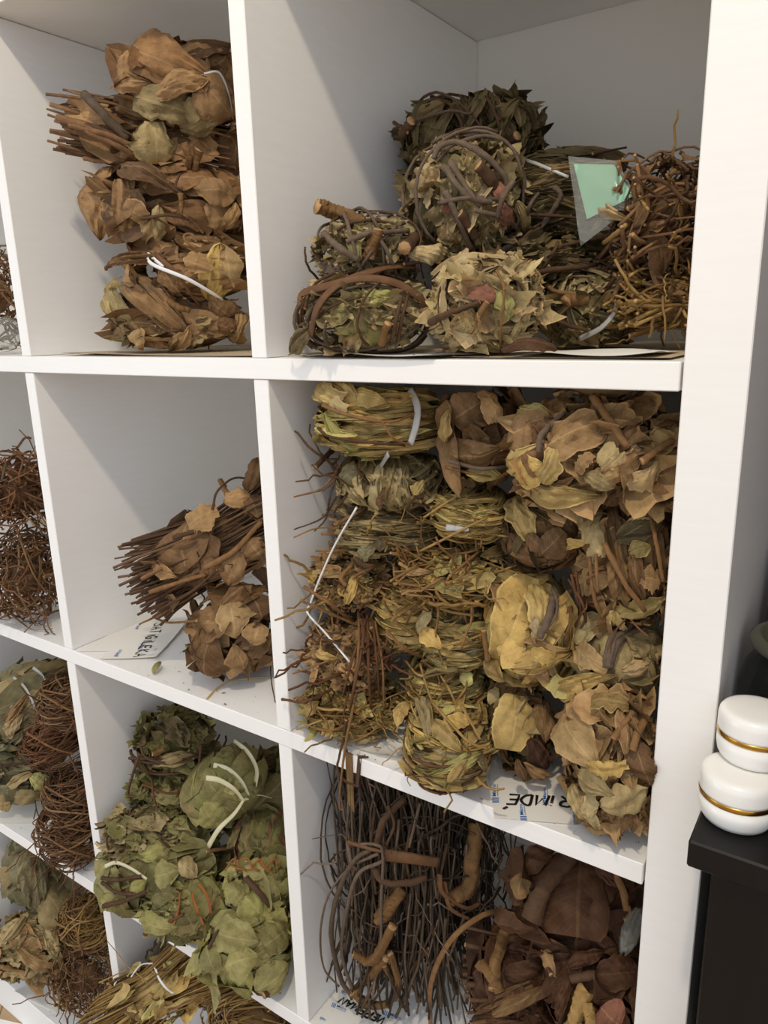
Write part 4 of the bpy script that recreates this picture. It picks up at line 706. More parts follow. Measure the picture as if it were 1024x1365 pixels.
{'n': 'root_tuft','lab': 'straw-coloured stalk coil on the shelf by the divider','cat': 'dried root','g': 'golden herb bundles packing the full cubby','c': (-.2878,.037,-.3251),'a': (.0446,.045,.0259),'y': .594,'r': .0,'s': 241,'b': (-.3344,-.0006,-.3517,-.0189),'f': [('gold','crisp','z',.45)],'t': [('coil','straw','z',90,1.2,.4,.6,1.08,2.4,.08),('strays','straw','',30,.9,.05)],'x': [('s','stalk',[(-.2814,.0232,-.2951),(-.3005,-.0111,-.3045),(-.3387,-.004,-.3173)],1.3,1.4,'rust',1,None),('s','hanging_stalk',[(-.2707,.0298,-.2928),(-.2551,-.0038,-.3066),(-.259,-.008,-.3317),(-.2626,-.012,-.3649),(-.2702,-.008,-.4047),(-.2675,-.006,-.4089)],1.4,.9,'stalk',1,'long stalk drooping below the shelf'),('s','hanging_stalk',[(-.2593,-.0075,-.3134),(-.2648,-.006,-.3346),(-.2661,-.012,-.3509),(-.2685,-.012,-.364),(-.2619,-.008,-.3763),(-.2457,.004,-.3852)],1.3,1.1,'twig',1,None),('l','leaf',(-.2695,.002,-.3961),(-.2593,.0,-.415),.0042,(.59,-.79,.14),'umber',.1,.4,.2,'o',.0,None),('l','leaf',(-.2482,.004,-.3862),(-.2562,.002,-.4102),.0035,(.63,-.76,.15),'umber',.1,.4,.2,'o',.0,None),('l','leaf',(-.2999,-.0181,-.3168),(-.2924,-.005,-.3058),.0109,(.36,-.82,.45),'gold',.1,.12,.2,'o',.0,None),('s','straw',[(-.2965,-.0327,-.3212),(-.2769,-.0195,-.3128)],1.0,.7,'straw',1,None)]},
{'n': 'dried_leaf_ball','lab': 'golden narrow-leaf ball with bent straws under the layered-edge balls','cat': 'dried herb','g': 'golden herb bundles packing the full cubby','c': (-.2038,.075,-.2971),'a': (.0404,.045,.0293),'y': .594,'r': .0,'s': 248,'b': (-.3344,-.0006,-.3517,-.0189),'f': [('gold','narrow','z',.55)],'t': [('coil','straw','z',20,1.1,.5,1.0,1.14,1.8,.07),('strays','straw','',12,.9,.05)],'x': [('l','leaf',(-.1831,.0437,-.2719),(-.1935,.0651,-.2633),.0133,(.43,-.71,.56),'pale',.1,.12,.2,'o',.0,None),('l','leaf',(-.1676,.049,-.2808),(-.1772,.0602,-.2703),.0118,(.53,-.7,.48),'gold',.1,.12,.2,'o',.0,None),('s','stalk',[(-.234,.0506,-.2733),(-.2069,.0325,-.2733),(-.181,.0465,-.269)],1.3,1.0,'straw',1,None),('s','straw',[(-.2132,.0429,-.2685),(-.1875,.0187,-.2866),(-.1762,.0206,-.3091)],1.1,.8,'straw',1,None),('s','straw',[(-.1889,.0381,-.271),(-.1733,.0286,-.2801),(-.1639,.0285,-.2985),(-.1619,.0288,-.2889)],1.1,.8,'straw',1,None)]},
{'n': 'dried_leaf_ball','lab': 'golden-olive ball with long loose leaves fanning onto the shelf','cat': 'dried herb','g': 'golden herb bundles packing the full cubby','c': (-.173,.02,-.3192),'a': (.0397,.05,.032),'y': .594,'r': .0,'s': 255,'b': (-.3344,-.0006,-.3517,-.0189),'f': [('gold','narrow','z',.6),('olive','narrow','z',.2)],'t': [('coil','rust','z',16,1.1,.4,1.0,1.12,1.6,.06),('strays','straw','',16,.9,.05)],'x': [('l','leaf',(-.1269,-.0017,-.3035),(-.1546,-.0421,-.3117),.0099,(.47,-.76,.45),'lime',.15,.2,.05,'o',0,'long green-yellow leaf on the shelf'),('l','leaf',(-.1318,-.0226,-.3029),(-.1386,-.0401,-.313),.0092,(.47,-.77,.44),'gold',.15,.3,.2,'o',.0,None),('l','leaf',(-.1284,-.0066,-.3033),(-.1204,-.0118,-.3142),.0082,(.55,-.7,.45),'olive',.1,.12,.2,'o',.0,None),('l','leaf',(-.2013,.023,-.2891),(-.1668,-.02,-.2921),.0137,(.22,-.73,.65),'olive',.15,.12,.2,'o',.0,None),('l','leaf',(-.2106,.0193,-.2936),(-.2011,-.0136,-.2995),.0128,(.08,-.77,.63),'gold',.2,.3,.2,'o',.0,None),('l','leaf',(-.1726,-.0065,-.2873),(-.1395,-.0169,-.2981),.0156,(.41,-.73,.55),'gold',.1,.12,.2,'o',.0,None),('s','stalk',[(-.1817,.0091,-.2804),(-.1387,-.0123,-.2904),(-.1247,-.0008,-.3019)],1.3,1,'straw',1,None),('s','stalk',[(-.1576,.0168,-.2805),(-.1305,-.0025,-.2929)],1.2,1,'straw',1,None),('s','stalk',[(-.1733,-.0349,-.3064),(-.146,-.035,-.3048),(-.1233,-.0036,-.3052)],1.2,1.0,'rust',1,None),('l','leaf',(-.1621,-.0066,-.2874),(-.1452,.0131,-.2887),.0146,(.44,-.66,.61),'yellow',.1,.12,.2,'o',.0,None)]},
{'n': 'dried_leaf_roll','lab': 'leaf roll with a huge pale yellow leaf across its face','cat': 'dried herb','g': 'golden herb bundles packing the full cubby','c': (-.1295,.085,-.2276),'a': (.0387,.055,.0478),'y': .594,'r': .0,'s': 262,'b': (-.3344,-.0006,-.3517,-.0189),'f': [('gold','roll','y',.8),('tan','crisp','y',.2)],'x': [('l','leaf',(-.1177,.0668,-.1775),(-.1306,.0343,-.2439),.0452,(.29,-.87,.41),'yellow',.08,.06,.12,'t',0,'huge pale yellow leaf'),('l','leaf',(-.1124,.0605,-.1797),(-.0969,.0372,-.2066),.0226,(.38,-.8,.46),'yellow',.1,.1,.2,'t',.0,None),('l','leaf',(-.156,.0574,-.2015),(-.1114,.0884,-.1797),.0101,(.24,-.76,.61),'gold',.15,.3,.1,'s',.0,None),('l','leaf',(-.1548,.0646,-.1935),(-.1307,.0785,-.1755),.0151,(.19,-.77,.61),'gold',.1,.12,.2,'o',.0,None),('l','leaf',(-.1206,.0297,-.2427),(-.0801,.0614,-.2313),.0216,(.44,-.87,.24),'gold',.2,.15,.2,'o',.0,None),('l','leaf',(-.1016,.0261,-.2248),(-.086,.0362,-.2288),.0128,(.41,-.86,.3),'yellow',.2,.2,.3,'t',.0,None),('l','leaf',(-.1041,.0404,-.1948),(-.0999,.0314,-.2126),.0105,(.38,-.84,.39),'pale',.1,.3,.6,'t',.0,None),('s','stem',[(-.097,.0573,-.1866),(-.0937,.0407,-.1972),(-.0955,.0313,-.2128)],3.2,2.8,'grey',1,None),('s','bent_stem',[(-.0999,.061,-.1807),(-.0924,.0537,-.1876),(-.0892,.0448,-.1964),(-.0927,.033,-.2066)],1.4,1.1,'grey',1,None),('l','leaf',(-.1008,.079,-.1913),(-.0859,.0547,-.2248),.0145,(.51,-.75,.42),'umber',.2,.12,.2,'o',.0,None),('s','stem',[(-.1483,.0382,-.2197),(-.1432,.0382,-.2487)],2.4,2,'stalk',1,None),('l','leaf',(-.1521,.0506,-.2527),(-.1294,.0379,-.2605),.0188,(.22,-.97,.13),'gold',.15,.12,.2,'o',.0,None)]},
{'n': 'dried_leaf_ball','lab': 'greenish-tan ball with grey stems pressed on it,beside the end panel','cat': 'dried herb','g': 'golden herb bundles packing the full cubby','c': (-.0544,.09,-.2366),'a': (.0366,.05,.0317),'y': .594,'r': .0,'s': 269,'b': (-.3344,-.0006,-.3517,-.0189),'f': [('khaki','broad','y',.5),('khaki','smooth','x',.7)],'x': [('l','leaf',(-.081,.0632,-.2238),(-.0557,.0694,-.2044),.0273,(.06,-.86,.51),'pale',.12,.06,.1,'o',.0,None),('l','leaf',(-.0753,.0525,-.2227),(-.0461,.036,-.2291),.0172,(.14,-.92,.37),'tan',.15,.2,.4,'t',.0,None),('l','leaf',(-.0359,.0389,-.2277),(-.0187,.0546,-.2221),.0111,(.32,-.87,.37),'pale',.25,.3,.05,'o',.0,None),('s','stem',[(-.0391,.0714,-.2015),(-.0434,.0462,-.2113),(-.0441,.0362,-.2256)],3.4,4,'grey',1,None),('s','stem',[(-.0477,.0587,-.2049),(-.0487,.042,-.2158),(-.0485,.0363,-.2281)],2.4,2.2,'grey',1,None),('s','stem',[(-.0398,.0556,-.2068),(-.0296,.075,-.2057)],2,1.6,'grey',1,None),('l','leaf',(-.0398,.0529,-.2131),(-.0217,.0907,-.2174),.0231,(.38,-.79,.48),'khaki',.1,.12,.2,'o',.0,None)]},
{'n': 'dried_leaf_roll','lab': 'leaf roll with a pale serrated leaf,standing behind the paper label','cat': 'dried herb','g': 'golden herb bundles packing the full cubby','c': (-.1278,.07,-.3132),'a': (.0288,.045,.0366),'y': .594,'r': .0,'s': 276,'b': (-.3344,-.0006,-.3517,-.0189),'f': [('khaki','broad','y',.5),('umber','roll','y',.3)],'x': [('l','leaf',(-.1244,.0483,-.2761),(-.1165,.0236,-.3123),.0358,(.3,-.82,.5),'yellow',.08,.05,.15,'t',0,'pale serrated leaf facing the room'),('l','leaf',(-.1125,.0501,-.2764),(-.1244,.0286,-.2935),.0037,(.31,-.78,.55),'pale',.1,.2,.1,'s',.0,None),('l','leaf',(-.1061,.0619,-.2801),(-.092,.039,-.3056),.016,(.46,-.72,.52),'umber',.15,.3,.2,'o',.0,None),('l','leaf',(-.1016,.0308,-.301),(-.0945,.051,-.3374),.0185,(.48,-.81,.33),'russet',.15,.2,.2,'o',.0,None),('l','leaf',(-.1092,.0193,-.3157),(-.1009,.0192,-.3333),.0084,(.38,-.87,.32),'umber',.1,.3,.2,'o',.0,None),('l','leaf',(-.1042,.0261,-.3232),(-.0898,.0475,-.3409),.0098,(.47,-.84,.27),'brown',.2,.12,.2,'o',.0,None),('l','leaf',(-.1445,.0462,-.2907),(-.1469,.0611,-.2806),.0116,(.1,-.76,.64),'khaki',.1,.12,.2,'o',.0,None)]},
{'n': 'dried_leaf_ball','lab': 'big brown leaf ball at the shelf edge by the end panel,over the label','cat': 'dried herb','g': 'golden herb bundles packing the full cubby','c': (-.0428,.04,-.2946),'a': (.0337,.055,.0563),'y': .594,'r': .0,'s': 283,'b': (-.3344,-.0006,-.3517,-.0189),'f': [('tan','broad','y',1.2,.72),('umber','crisp','y',.2)],'x': [('l','leaf',(-.073,.0249,-.266),(-.035,-.0122,-.2775),.0396,(.09,-.84,.54),'tan',.14,.1,.15,'o',0,'broad brown leaf'),('l','leaf',(-.0893,.0513,-.267),(-.0423,.0369,-.2316),.0163,(.04,-.67,.74),'gold',.25,.25,.1,'o',.0,None),('l','leaf',(-.0596,.0084,-.2601),(-.0638,.0235,-.2469),.0145,(.07,-.77,.64),'tan',.1,.2,.2,'o',.0,None),('l','leaf',(-.0485,.0116,-.2431),(-.0229,.0154,-.2393),.014,(.21,-.74,.64),'gold',.15,.1,.5,'t',.0,None),('l','leaf',(-.0398,-.0136,-.2796),(-.0146,-.0123,-.2691),.0135,(.24,-.85,.48),'yellow',.15,.1,.5,'t',.0,None),('l','leaf',(-.0556,-.0021,-.3061),(-.0403,-.005,-.3333),.0132,(.16,-.95,.26),'khaki',.15,.3,.2,'o',.0,None),('l','leaf',(-.0498,-.0071,-.2917),(-.019,-.019,-.2915),.018,(.22,-.89,.4),'khaki',.2,.35,.1,'o',.0,None),('l','leaf',(-.0305,-.0131,-.3086),(-.0002,.0009,-.2904),.0263,(.33,-.87,.37),'khaki',.15,.15,.2,'o',.0,None),('l','leaf',(-.0139,.0003,-.2565),(-.0004,.001,-.2876),.0229,(.34,-.8,.49),'brown',.15,.12,.2,'o',.0,None),('l','leaf',(-.0279,.0097,-.2422),(-.016,-.0085,-.2641),.0115,(.27,-.78,.57),'tan',.2,.4,.2,'o',.0,None),('l','leaf',(-.0414,-.0137,-.3032),(-.0331,-.0103,-.33),.0129,(.22,-.93,.29),'pale',.15,.4,.4,'t',.0,None),('s','stem',[(-.0099,.0149,-.2452),(-.0118,-.0027,-.2514),(-.0126,-.0086,-.2601)],3,2.6,'stalk',1,None),('s','stem',[(-.0248,-.0101,-.2546),(-.0169,.0077,-.2408)],2.4,2,'stalk',1,None),('l','leaf',(-.0718,.033,-.2535),(-.1028,.0522,-.2577),.0178,(-.06,-.71,.7),'gold',.1,.12,.2,'o',.0,None)]},
{'n': 'dried_leaf_roll','lab': 'sage-green leaf roll tied with two grey bands,beside the root stack','cat': 'dried herb','g': 'bundles beside the root stack','c': (-.9219,.062,-.5232),'a': (.0847,.055,.0641),'y': .594,'r': -.559,'s': 290,'b': (-1.0383,-.7045,-.705,-.3722),'f': [('sage','narrow','z',.45),('khaki','smooth','z',.45),('sage','broad','z',.3)],'t': [('strays','twig','',6,1,.05)],'x': [('s','plastic_tie',[(-.9001,.0309,-.4598),(-.8782,.0326,-.469),(-.8647,.0334,-.4858),(-.8611,.0336,-.5004)],2.6,2.4,'film',.3,None),('s','plastic_tie',[(-.8837,.0528,-.4494),(-.8658,.0546,-.4575),(-.8536,.0559,-.4763)],3.0,2.6,'film',.3,None),('l','leaf',(-.9104,.0044,-.5009),(-.8986,.0382,-.459),.0327,(.67,-.51,.53),'pale',.1,.12,.2,'o',.0,None),('l','leaf',(-.9007,.0048,-.5345),(-.8725,.0374,-.4755),.0152,(.76,-.51,.4),'tan',.1,.12,.2,'o',.0,None),('l','leaf',(-.9019,.0067,-.5481),(-.8754,.023,-.5055),.0196,(.77,-.56,.3),'pale',.1,.12,.2,'o',.0,None)]},
{'n': 'dried_leaf_ball','lab': 'flattened loose sage leaves under the grey-banded roll','cat': 'dried herb','g': 'bundles beside the root stack','c': (-.9595,.05,-.6495),'a': (.0689,.045,.0356),'y': .594,'r': .0,'s': 297,'b': (-1.0383,-.7045,-.705,-.3722),'f': [('sage','broad','z',.5),('khaki','crisp','z',.25)],'x': [('l','leaf',(-.9159,.0098,-.6521),(-.8902,.0415,-.659),.0228,(.85,-.4,.33),'khaki',.2,.2,.2,'o',.0,None),('l','leaf',(-.9077,.0348,-.6288),(-.8898,.051,-.6514),.0252,(.86,-.31,.4),'gold',.2,.12,.2,'o',.0,None),('l','leaf',(-.9411,-.0017,-.6521),(-.9399,.0085,-.6869),.0252,(.75,-.61,.26),'khaki',.1,.12,.2,'o',.0,None),('s','stem',[(-.9522,.0126,-.6151),(-.9247,.0352,-.613),(-.9143,.0508,-.6142)],2,1.8,'twig',1,None),('s','twig',[(-.8998,.0307,-.6404),(-.8961,.0305,-.6742),(-.9038,.0279,-.6982)],1.0,.8,'twig',1,None),('s','twig',[(-.9043,.0341,-.6836),(-.829,.0,-.66),(-.8269,.0,-.6742)],.9,.6,'twig',1,None)]},
{'n': 'root_tuft','lab': 'topmost wiry root coil of the stack at the divider','cat': 'dried root','g': 'bundles beside the root stack','c': (-.7617,.03,-.4546),'a': (.0384,.045,.0405),'y': .594,'r': .0,'s': 304,'b': (-1.0383,-.7045,-.705,-.3722),'t': [('coil','root','z',170,1.15,.3,.6,1.08,2.6,.05),('strays','rust','',22,.8,.05)],'x': [('s','root',[(-.7573,-.0115,-.4253),(-.7205,-.0005,-.4412),(-.715,.0225,-.4594)],1.4,1.2,'stalk',1,None)]},
{'n': 'root_tuft','lab': 'reddish wiry root coil,second from the top of the stack','cat': 'dried root','g': 'bundles beside the root stack','c': (-.8141,.034,-.5339),'a': (.049,.045,.0426),'y': .594,'r': -.349,'s': 311,'b': (-1.0383,-.7045,-.705,-.3722),'t': [('coil','rust','z',170,1.15,.3,.6,1.08,2.6,.05),('strays','rust','',22,.8,.05)],'x': [('s','root',[(-.8109,-.0079,-.5017),(-.7713,.0035,-.5177),(-.7613,.0248,-.535)],1.4,1.2,'stalk',1,None)]},
{'n': 'root_tuft','lab': 'dense brown root coil,third from the top of the stack','cat': 'dried root','g': 'bundles beside the root stack','c': (-.7953,.038,-.6158),'a': (.041,.045,.0388),'y': .594,'r': .0,'s': 318,'b': (-1.0383,-.7045,-.705,-.3722),'t': [('coil','root','z',170,1.15,.3,.6,1.08,2.6,.05),('strays','rust','',22,.8,.05)],'x': [('s','root',[(-.8002,-.0007,-.5849),(-.7557,.0085,-.5973),(-.7465,.0309,-.6172)],1.4,1.2,'root',1,None)]},
{'n': 'root_tuft','lab': 'wispy root coil at the bottom of the stack on the shelf','cat': 'dried root','g': 'bundles beside the root stack','c': (-.772,.012,-.6543),'a': (.0465,.045,.0508),'y': .594,'r': .0,'s': 325,'b': (-1.0383,-.7045,-.705,-.3722),'t': [('coil','root','z',170,1.15,.3,.6,1.08,2.6,.05),('strays','rust','',38,.8,.05)],'x': [('s','root',[(-.7593,-.0344,-.6253),(-.7279,-.0192,-.6456),(-.7213,.0038,-.6681)],1.4,1.2,'root',1,None)]},
{'n': 'dried_leaf_roll','lab': 'sage leaves reaching up to the shelf above,at the lower frame edge','cat': 'dried herb','g': 'tan bundles in the bottom row','c': (-.9722,.064,-.8451),'a': (.0653,.05,.0779),'y': .594,'r': .0,'s': 332,'b': (-1.0383,-.7045,-1.0583,-.7255),'p': 2.2,'f': [('sage','broad','x',.45)],'x': [('l','leaf',(-.9558,.0445,-.7691),(-.9493,.0297,-.9075),.044,(.71,-.52,.48),'sage',.15,.25,.2,'o',.0,None),('l','leaf',(-.9197,.0351,-.8387),(-.9294,.059,-.9434),.0589,(.88,-.4,.24),'khaki',.12,.2,.08,'o',0,'long tan-grey leaf'),('l','leaf',(-.958,.0097,-.8379),(-.9487,.0368,-.775),.0433,(.62,-.47,.63),'sage',.15,.3,.2,'o',.0,None),('l','leaf',(-1.0043,.0052,-.842),(-.9557,.017,-.8066),.0364,(.52,-.61,.59),'khaki',.1,.12,.2,'o',.0,None)]},
{'n': 'dried_leaf_ball','lab': 'crumbling tan leaf clump with strap-like strips,on the lowest shelf','cat': 'dried herb','g': 'tan bundles in the bottom row','c': (-.961,.023,-.9546),'a': (.0821,.05,.0548),'y': .594,'r': .0,'s': 339,'b': (-1.0383,-.7045,-1.0583,-.7255),'f': [('khaki','crisp','y',.5),('tan','small','y',.4)],'x': [('l','leaf',(-.933,-.0202,-.9207),(-.8832,.0248,-.9717),.0167,(.79,-.34,.51),'tan',.1,.2,.1,'s',.0,None),('l','leaf',(-.9576,-.0234,-.9124),(-.9529,.0147,-.8929),.0169,(.54,-.38,.75),'khaki',.1,.2,.1,'s',.0,None),('l','leaf',(-.9309,.036,-.8958),(-.8862,.0214,-.963),.0194,(.78,-.2,.59),'khaki',.1,.2,.1,'s',.0,None),('l','leaf',(-.8885,.0167,-.9602),(-.893,.0257,-1.0083),.0291,(.89,-.27,.38),'tan',.2,.12,.2,'o',.0,None)]},
{'n': 'root_tuft','lab': 'tan root coil in the bottom row at the divider','cat': 'dried root','g': 'tan bundles in the bottom row','c': (-.831,.05,-.8591),'a': (.0421,.045,.0515),'y': .594,'r': .0,'s': 346,'b': (-1.0383,-.7045,-1.0583,-.7255),'t': [('coil','straw','z',120,1.3,.4,.6,1.1,2.4,.08),('coil','root','y',40,1.2,.6,.6,1.1,2,.1)]},
{'n': 'root_tuft','lab': 'dark root tangle trailing wisps on the bottom shelf','cat': 'dried root','g': 'tan bundles in the bottom row','c': (-.844,.04,-.9733),'a': (.0527,.045,.0551),'y': .594,'r': .0,'s': 353,'b': (-1.0383,-.7045,-1.0583,-.7255),'t': [('coil','root','y',120,1.3,.8,.4,1.1,1.8,.14),('coil','straw','z',30,1.2,.5,.7,1.1,1.8,.1),('strays','root','',44,1,.07)]},
{'n': 'dried_leaf_ball','lab': 'dark green leaf ball at the back','cat': 'dried herb','g': 'green leaf bundles','c': (-.5328,.15,-.5914),'a': (.0529,.06,.0671),'y': .594,'r': .0,'s': 360,'b': (-.6864,-.3526,-.705,-.3722),'f': [('green','broad','y',.8),('shade','small','y',.3)]},
{'n': 'dried_leaf_ball','lab': 'olive-green ball with reddish stalks low at the back by the divider','cat': 'dried herb','g': 'green leaf bundles','c': (-.4894,.105,-.6058),'a': (.0403,.045,.0364),'y': .594,'r': .0,'s': 367,'b': (-.6864,-.3526,-.705,-.3722),'f': [('green','roll','x',.6),('pink','strata','x',.12)],'w': [('rust','y',2,1.4)]},
{'n': 'dried_leaf_ball','lab': 'darkest green ball at the top of the green pile','cat': 'dried herb','g': 'green leaf bundles','c': (-.629,.094,-.5065),'a': (.0541,.05,.0441),'y': .594,'r': .0,'s': 374,'b': (-.6864,-.3526,-.705,-.3722),'f': [('green','crisp','z',.5),('shade','broad','z',.35)],'w': [('twig','z',4,1.8)],'x': [('s','cut_stem',[(-.5985,.0496,-.4881),(-.6046,.0393,-.4888)],3.4,3.4,'wood',1,None),('s','stem',[(-.625,.0354,-.4839),(-.6132,.0339,-.4951),(-.5864,.0517,-.5043),(-.5693,.0861,-.5034)],1.8,1.4,'twig',1,None),('s','stem_loop',[(-.621,.0301,-.4914),(-.6227,.0197,-.5118),(-.6389,.0204,-.5485),(-.6309,.0252,-.5528)],1.6,1.6,'twig',1,None),('l','leaf',(-.6141,.0386,-.5087),(-.5738,.0775,-.5035),.0191,(.71,-.6,.36),'khaki',.15,.3,.2,'o',.0,None),('s','stem',[(-.5699,.0857,-.4894),(-.5645,.0721,-.5211)],1.8,1.5,'rust',1,None)]},
{'n': 'dried_leaf_ball','lab': 'light green ball tied crosswise with reddish stalks,under the darkest one','cat': 'dried herb','g': 'green leaf bundles','c': (-.6359,.073,-.57),'a': (.0463,.045,.0342),'y': .594,'r': .0,'s': 381,'b': (-.6864,-.3526,-.705,-.3722),'f': [('lime','broad','y',.4),('green','crisp','y',.4)],'x': [('s','red_stalk',[(-.6322,.0526,-.5318),(-.6095,.0345,-.5482),(-.6006,.0322,-.5652)],1.6,1.4,'rust',1,None),('s','red_stalk',[(-.6302,.0357,-.5401),(-.5927,.0515,-.5499),(-.5893,.0885,-.5505),(-.6057,.1296,-.557)],1.6,1.2,'rust',1,None),('s','red_stalk',[(-.589,.0539,-.5543),(-.586,.0805,-.5503)],1.6,1.4,'rust',1,None)]},
{'n': 'dried_leaf_roll','lab': 'smooth green roll bound by cream ribbons,near the divider','cat': 'dried herb','g': 'green leaf bundles','c': (-.5336,.085,-.5336),'a': (.0551,.048,.038),'y': .594,'r': -.663,'s': 388,'b': (-.6864,-.3526,-.705,-.3722),'p': 3.2,'f': [('green','smooth','x',1.2),('lime','smooth','x',.3)],'x': [('s','cream_ribbon',[(-.5234,.0503,-.5011),(-.5053,.054,-.4997),(-.4875,.0602,-.5091),(-.4815,.0686,-.5285)],3.6,3.2,'cream',.25,None),('s','cream_ribbon',[(-.5237,.0638,-.4913),(-.5014,.0671,-.4915),(-.4844,.0703,-.5037),(-.4795,.0747,-.5231)],3.6,3.2,'cream',.25,None),('s','cream_ribbon',[(-.5365,.1111,-.4875),(-.5009,.0993,-.4843),(-.4823,.0943,-.4992),(-.4782,.0857,-.5168)],3.4,3.0,'cream',.25,None),('s','cream_strap_end',[(-.4804,.0678,-.5255),(-.4812,.0512,-.5352),(-.4892,.0334,-.5475),(-.5091,.0318,-.5789)],2.0,3.6,'cream',.3,None),('s','cream_strap_end',[(-.4802,.0687,-.526),(-.4766,.0891,-.5308),(-.4737,.1076,-.5452)],1.8,1.4,'cream',.4,None),('l','leaf',(-.5175,.0356,-.5293),(-.5053,.0568,-.5643),.0363,(.64,-.7,.33),'lime',.1,.12,.2,'o',.0,None)]},
{'n': 'dried_leaf_ball','lab': 'curly olive ball with twisted stalks next to the cell wall','cat': 'dried herb','g': 'green leaf bundles','c': (-.628,.035,-.6049),'a': (.0568,.045,.0333),'y': .594,'r': .0,'s': 395,'b': (-.6864,-.3526,-.705,-.3722),'f': [('olive','crisp','y',.5),('green','small','y',.4)],'w': [('twig','y',5,1.3)],'x': [('l','leaf',(-.5813,.0316,-.5845),(-.5852,.0827,-.6024),.0252,(.82,-.21,.53),'lime',.1,.12,.2,'o',.0,None),('l','leaf',(-.5687,.0373,-.5973),(-.5701,.0768,-.613),.0232,(.85,-.25,.46),'lime',.1,.12,.2,'o',.0,None)]},
{'n': 'dried_leaf_roll','lab': 'long green roll with a cream strap and dark stalk ends at the shelf edge','cat': 'dried herb','g': 'green leaf bundles','c': (-.5988,.029,-.6544),'a': (.0796,.05,.0466),'y': .594,'r': -.14,'s': 402,'b': (-.6864,-.3526,-.705,-.3722),'f': [('green','broad','x',.5),('lime','broad','x',.3),('green','roll','x',.3)],'x': [('s','cream_strap',[(-.64,-.0252,-.6262),(-.6233,-.0197,-.6171),(-.5976,-.0168,-.6163),(-.574,-.0129,-.6236)],2.6,2.0,'cream',.35,None),('s','stem',[(-.6337,-.035,-.6329),(-.605,-.0292,-.6271),(-.5805,-.0142,-.6213)],2.6,2.2,'twig',1,None),('s','stem',[(-.6202,-.0463,-.66),(-.5957,-.0391,-.649),(-.5694,-.0193,-.6361)],3,2.4,'twig',1,None),('s','stem',[(-.6309,-.0375,-.6364),(-.6053,-.0359,-.6386),(-.5826,-.0257,-.6376)],2.4,2,'twig',1,None),('l','leaf',(-.6081,-.0025,-.6114),(-.5697,.0311,-.6046),.0264,(.52,-.42,.74),'lime',.1,.12,.2,'o',.0,None),('l','leaf',(-.5694,-.0065,-.6239),(-.5478,.0164,-.6197),.0368,(.66,-.44,.61),'lime',.1,.12,.2,'o',.0,None),('l','leaf',(-.5536,.0225,-.6103),(-.5304,.0261,-.6296),.0259,(.72,-.35,.6),'khaki',.1,.12,.2,'o',.0,None),('l','leaf',(-.6252,-.0389,-.6482),(-.614,-.0393,-.6701),.0204,(.44,-.74,.51),'lime',.1,.12,.2,'o',.0,None),('l','leaf',(-.5931,-.0263,-.6367),(-.5759,-.0116,-.6254),.0165,(.55,-.6,.58),'lime',.1,.12,.2,'o',.0,None),('s','pale_stick',[(-.5336,.0475,-.6079),(-.5192,.0905,-.6223),(-.488,.1299,-.6288)],2.2,3.2,'stalk',1,'pale stick')]},
{'n': 'dried_leaf_roll','lab': 'green roll with orange fibre ties at the shelf edge','cat': 'dried herb','g': 'green leaf bundles','c': (-.5344,.023,-.6669),'a': (.0672,.045,.0355),'y': .594,'r': -.175,'s': 409,'b': (-.6864,-.3526,-.705,-.3722),'f': [('green','roll','x',.5),('lime','crisp','x',.4)],'t': [('strays','straw','',8,.8,.04)],'x': [('s','orange_tie',[(-.5177,.0175,-.626),(-.4973,.0126,-.6309),(-.4814,.0048,-.6521)],2.6,2.2,'orange',.3,None),('s','orange_tie',[(-.516,.0061,-.6297),(-.5,-.0023,-.6388),(-.4878,-.0037,-.655)],2.8,2.2,'orange',.3,None),('s','orange_tie',[(-.5296,-.0007,-.631),(-.5197,-.0125,-.6385),(-.5175,-.0229,-.6527)],1.8,1.4,'orange',.4,None),('l','leaf',(-.572,-.0328,-.6618),(-.515,-.0223,-.6582),.0233,(.42,-.71,.57),'lime',.12,.12,.2,'o',.0,None),('s','stem',[(-.5511,-.0415,-.67),(-.5099,-.0134,-.6414)],2.2,1.8,'rust',1,None),('l','leaf',(-.5695,-.0148,-.6451),(-.5312,.0004,-.6326),.0237,(.34,-.6,.73),'green',.1,.12,.2,'o',.0,None)]},
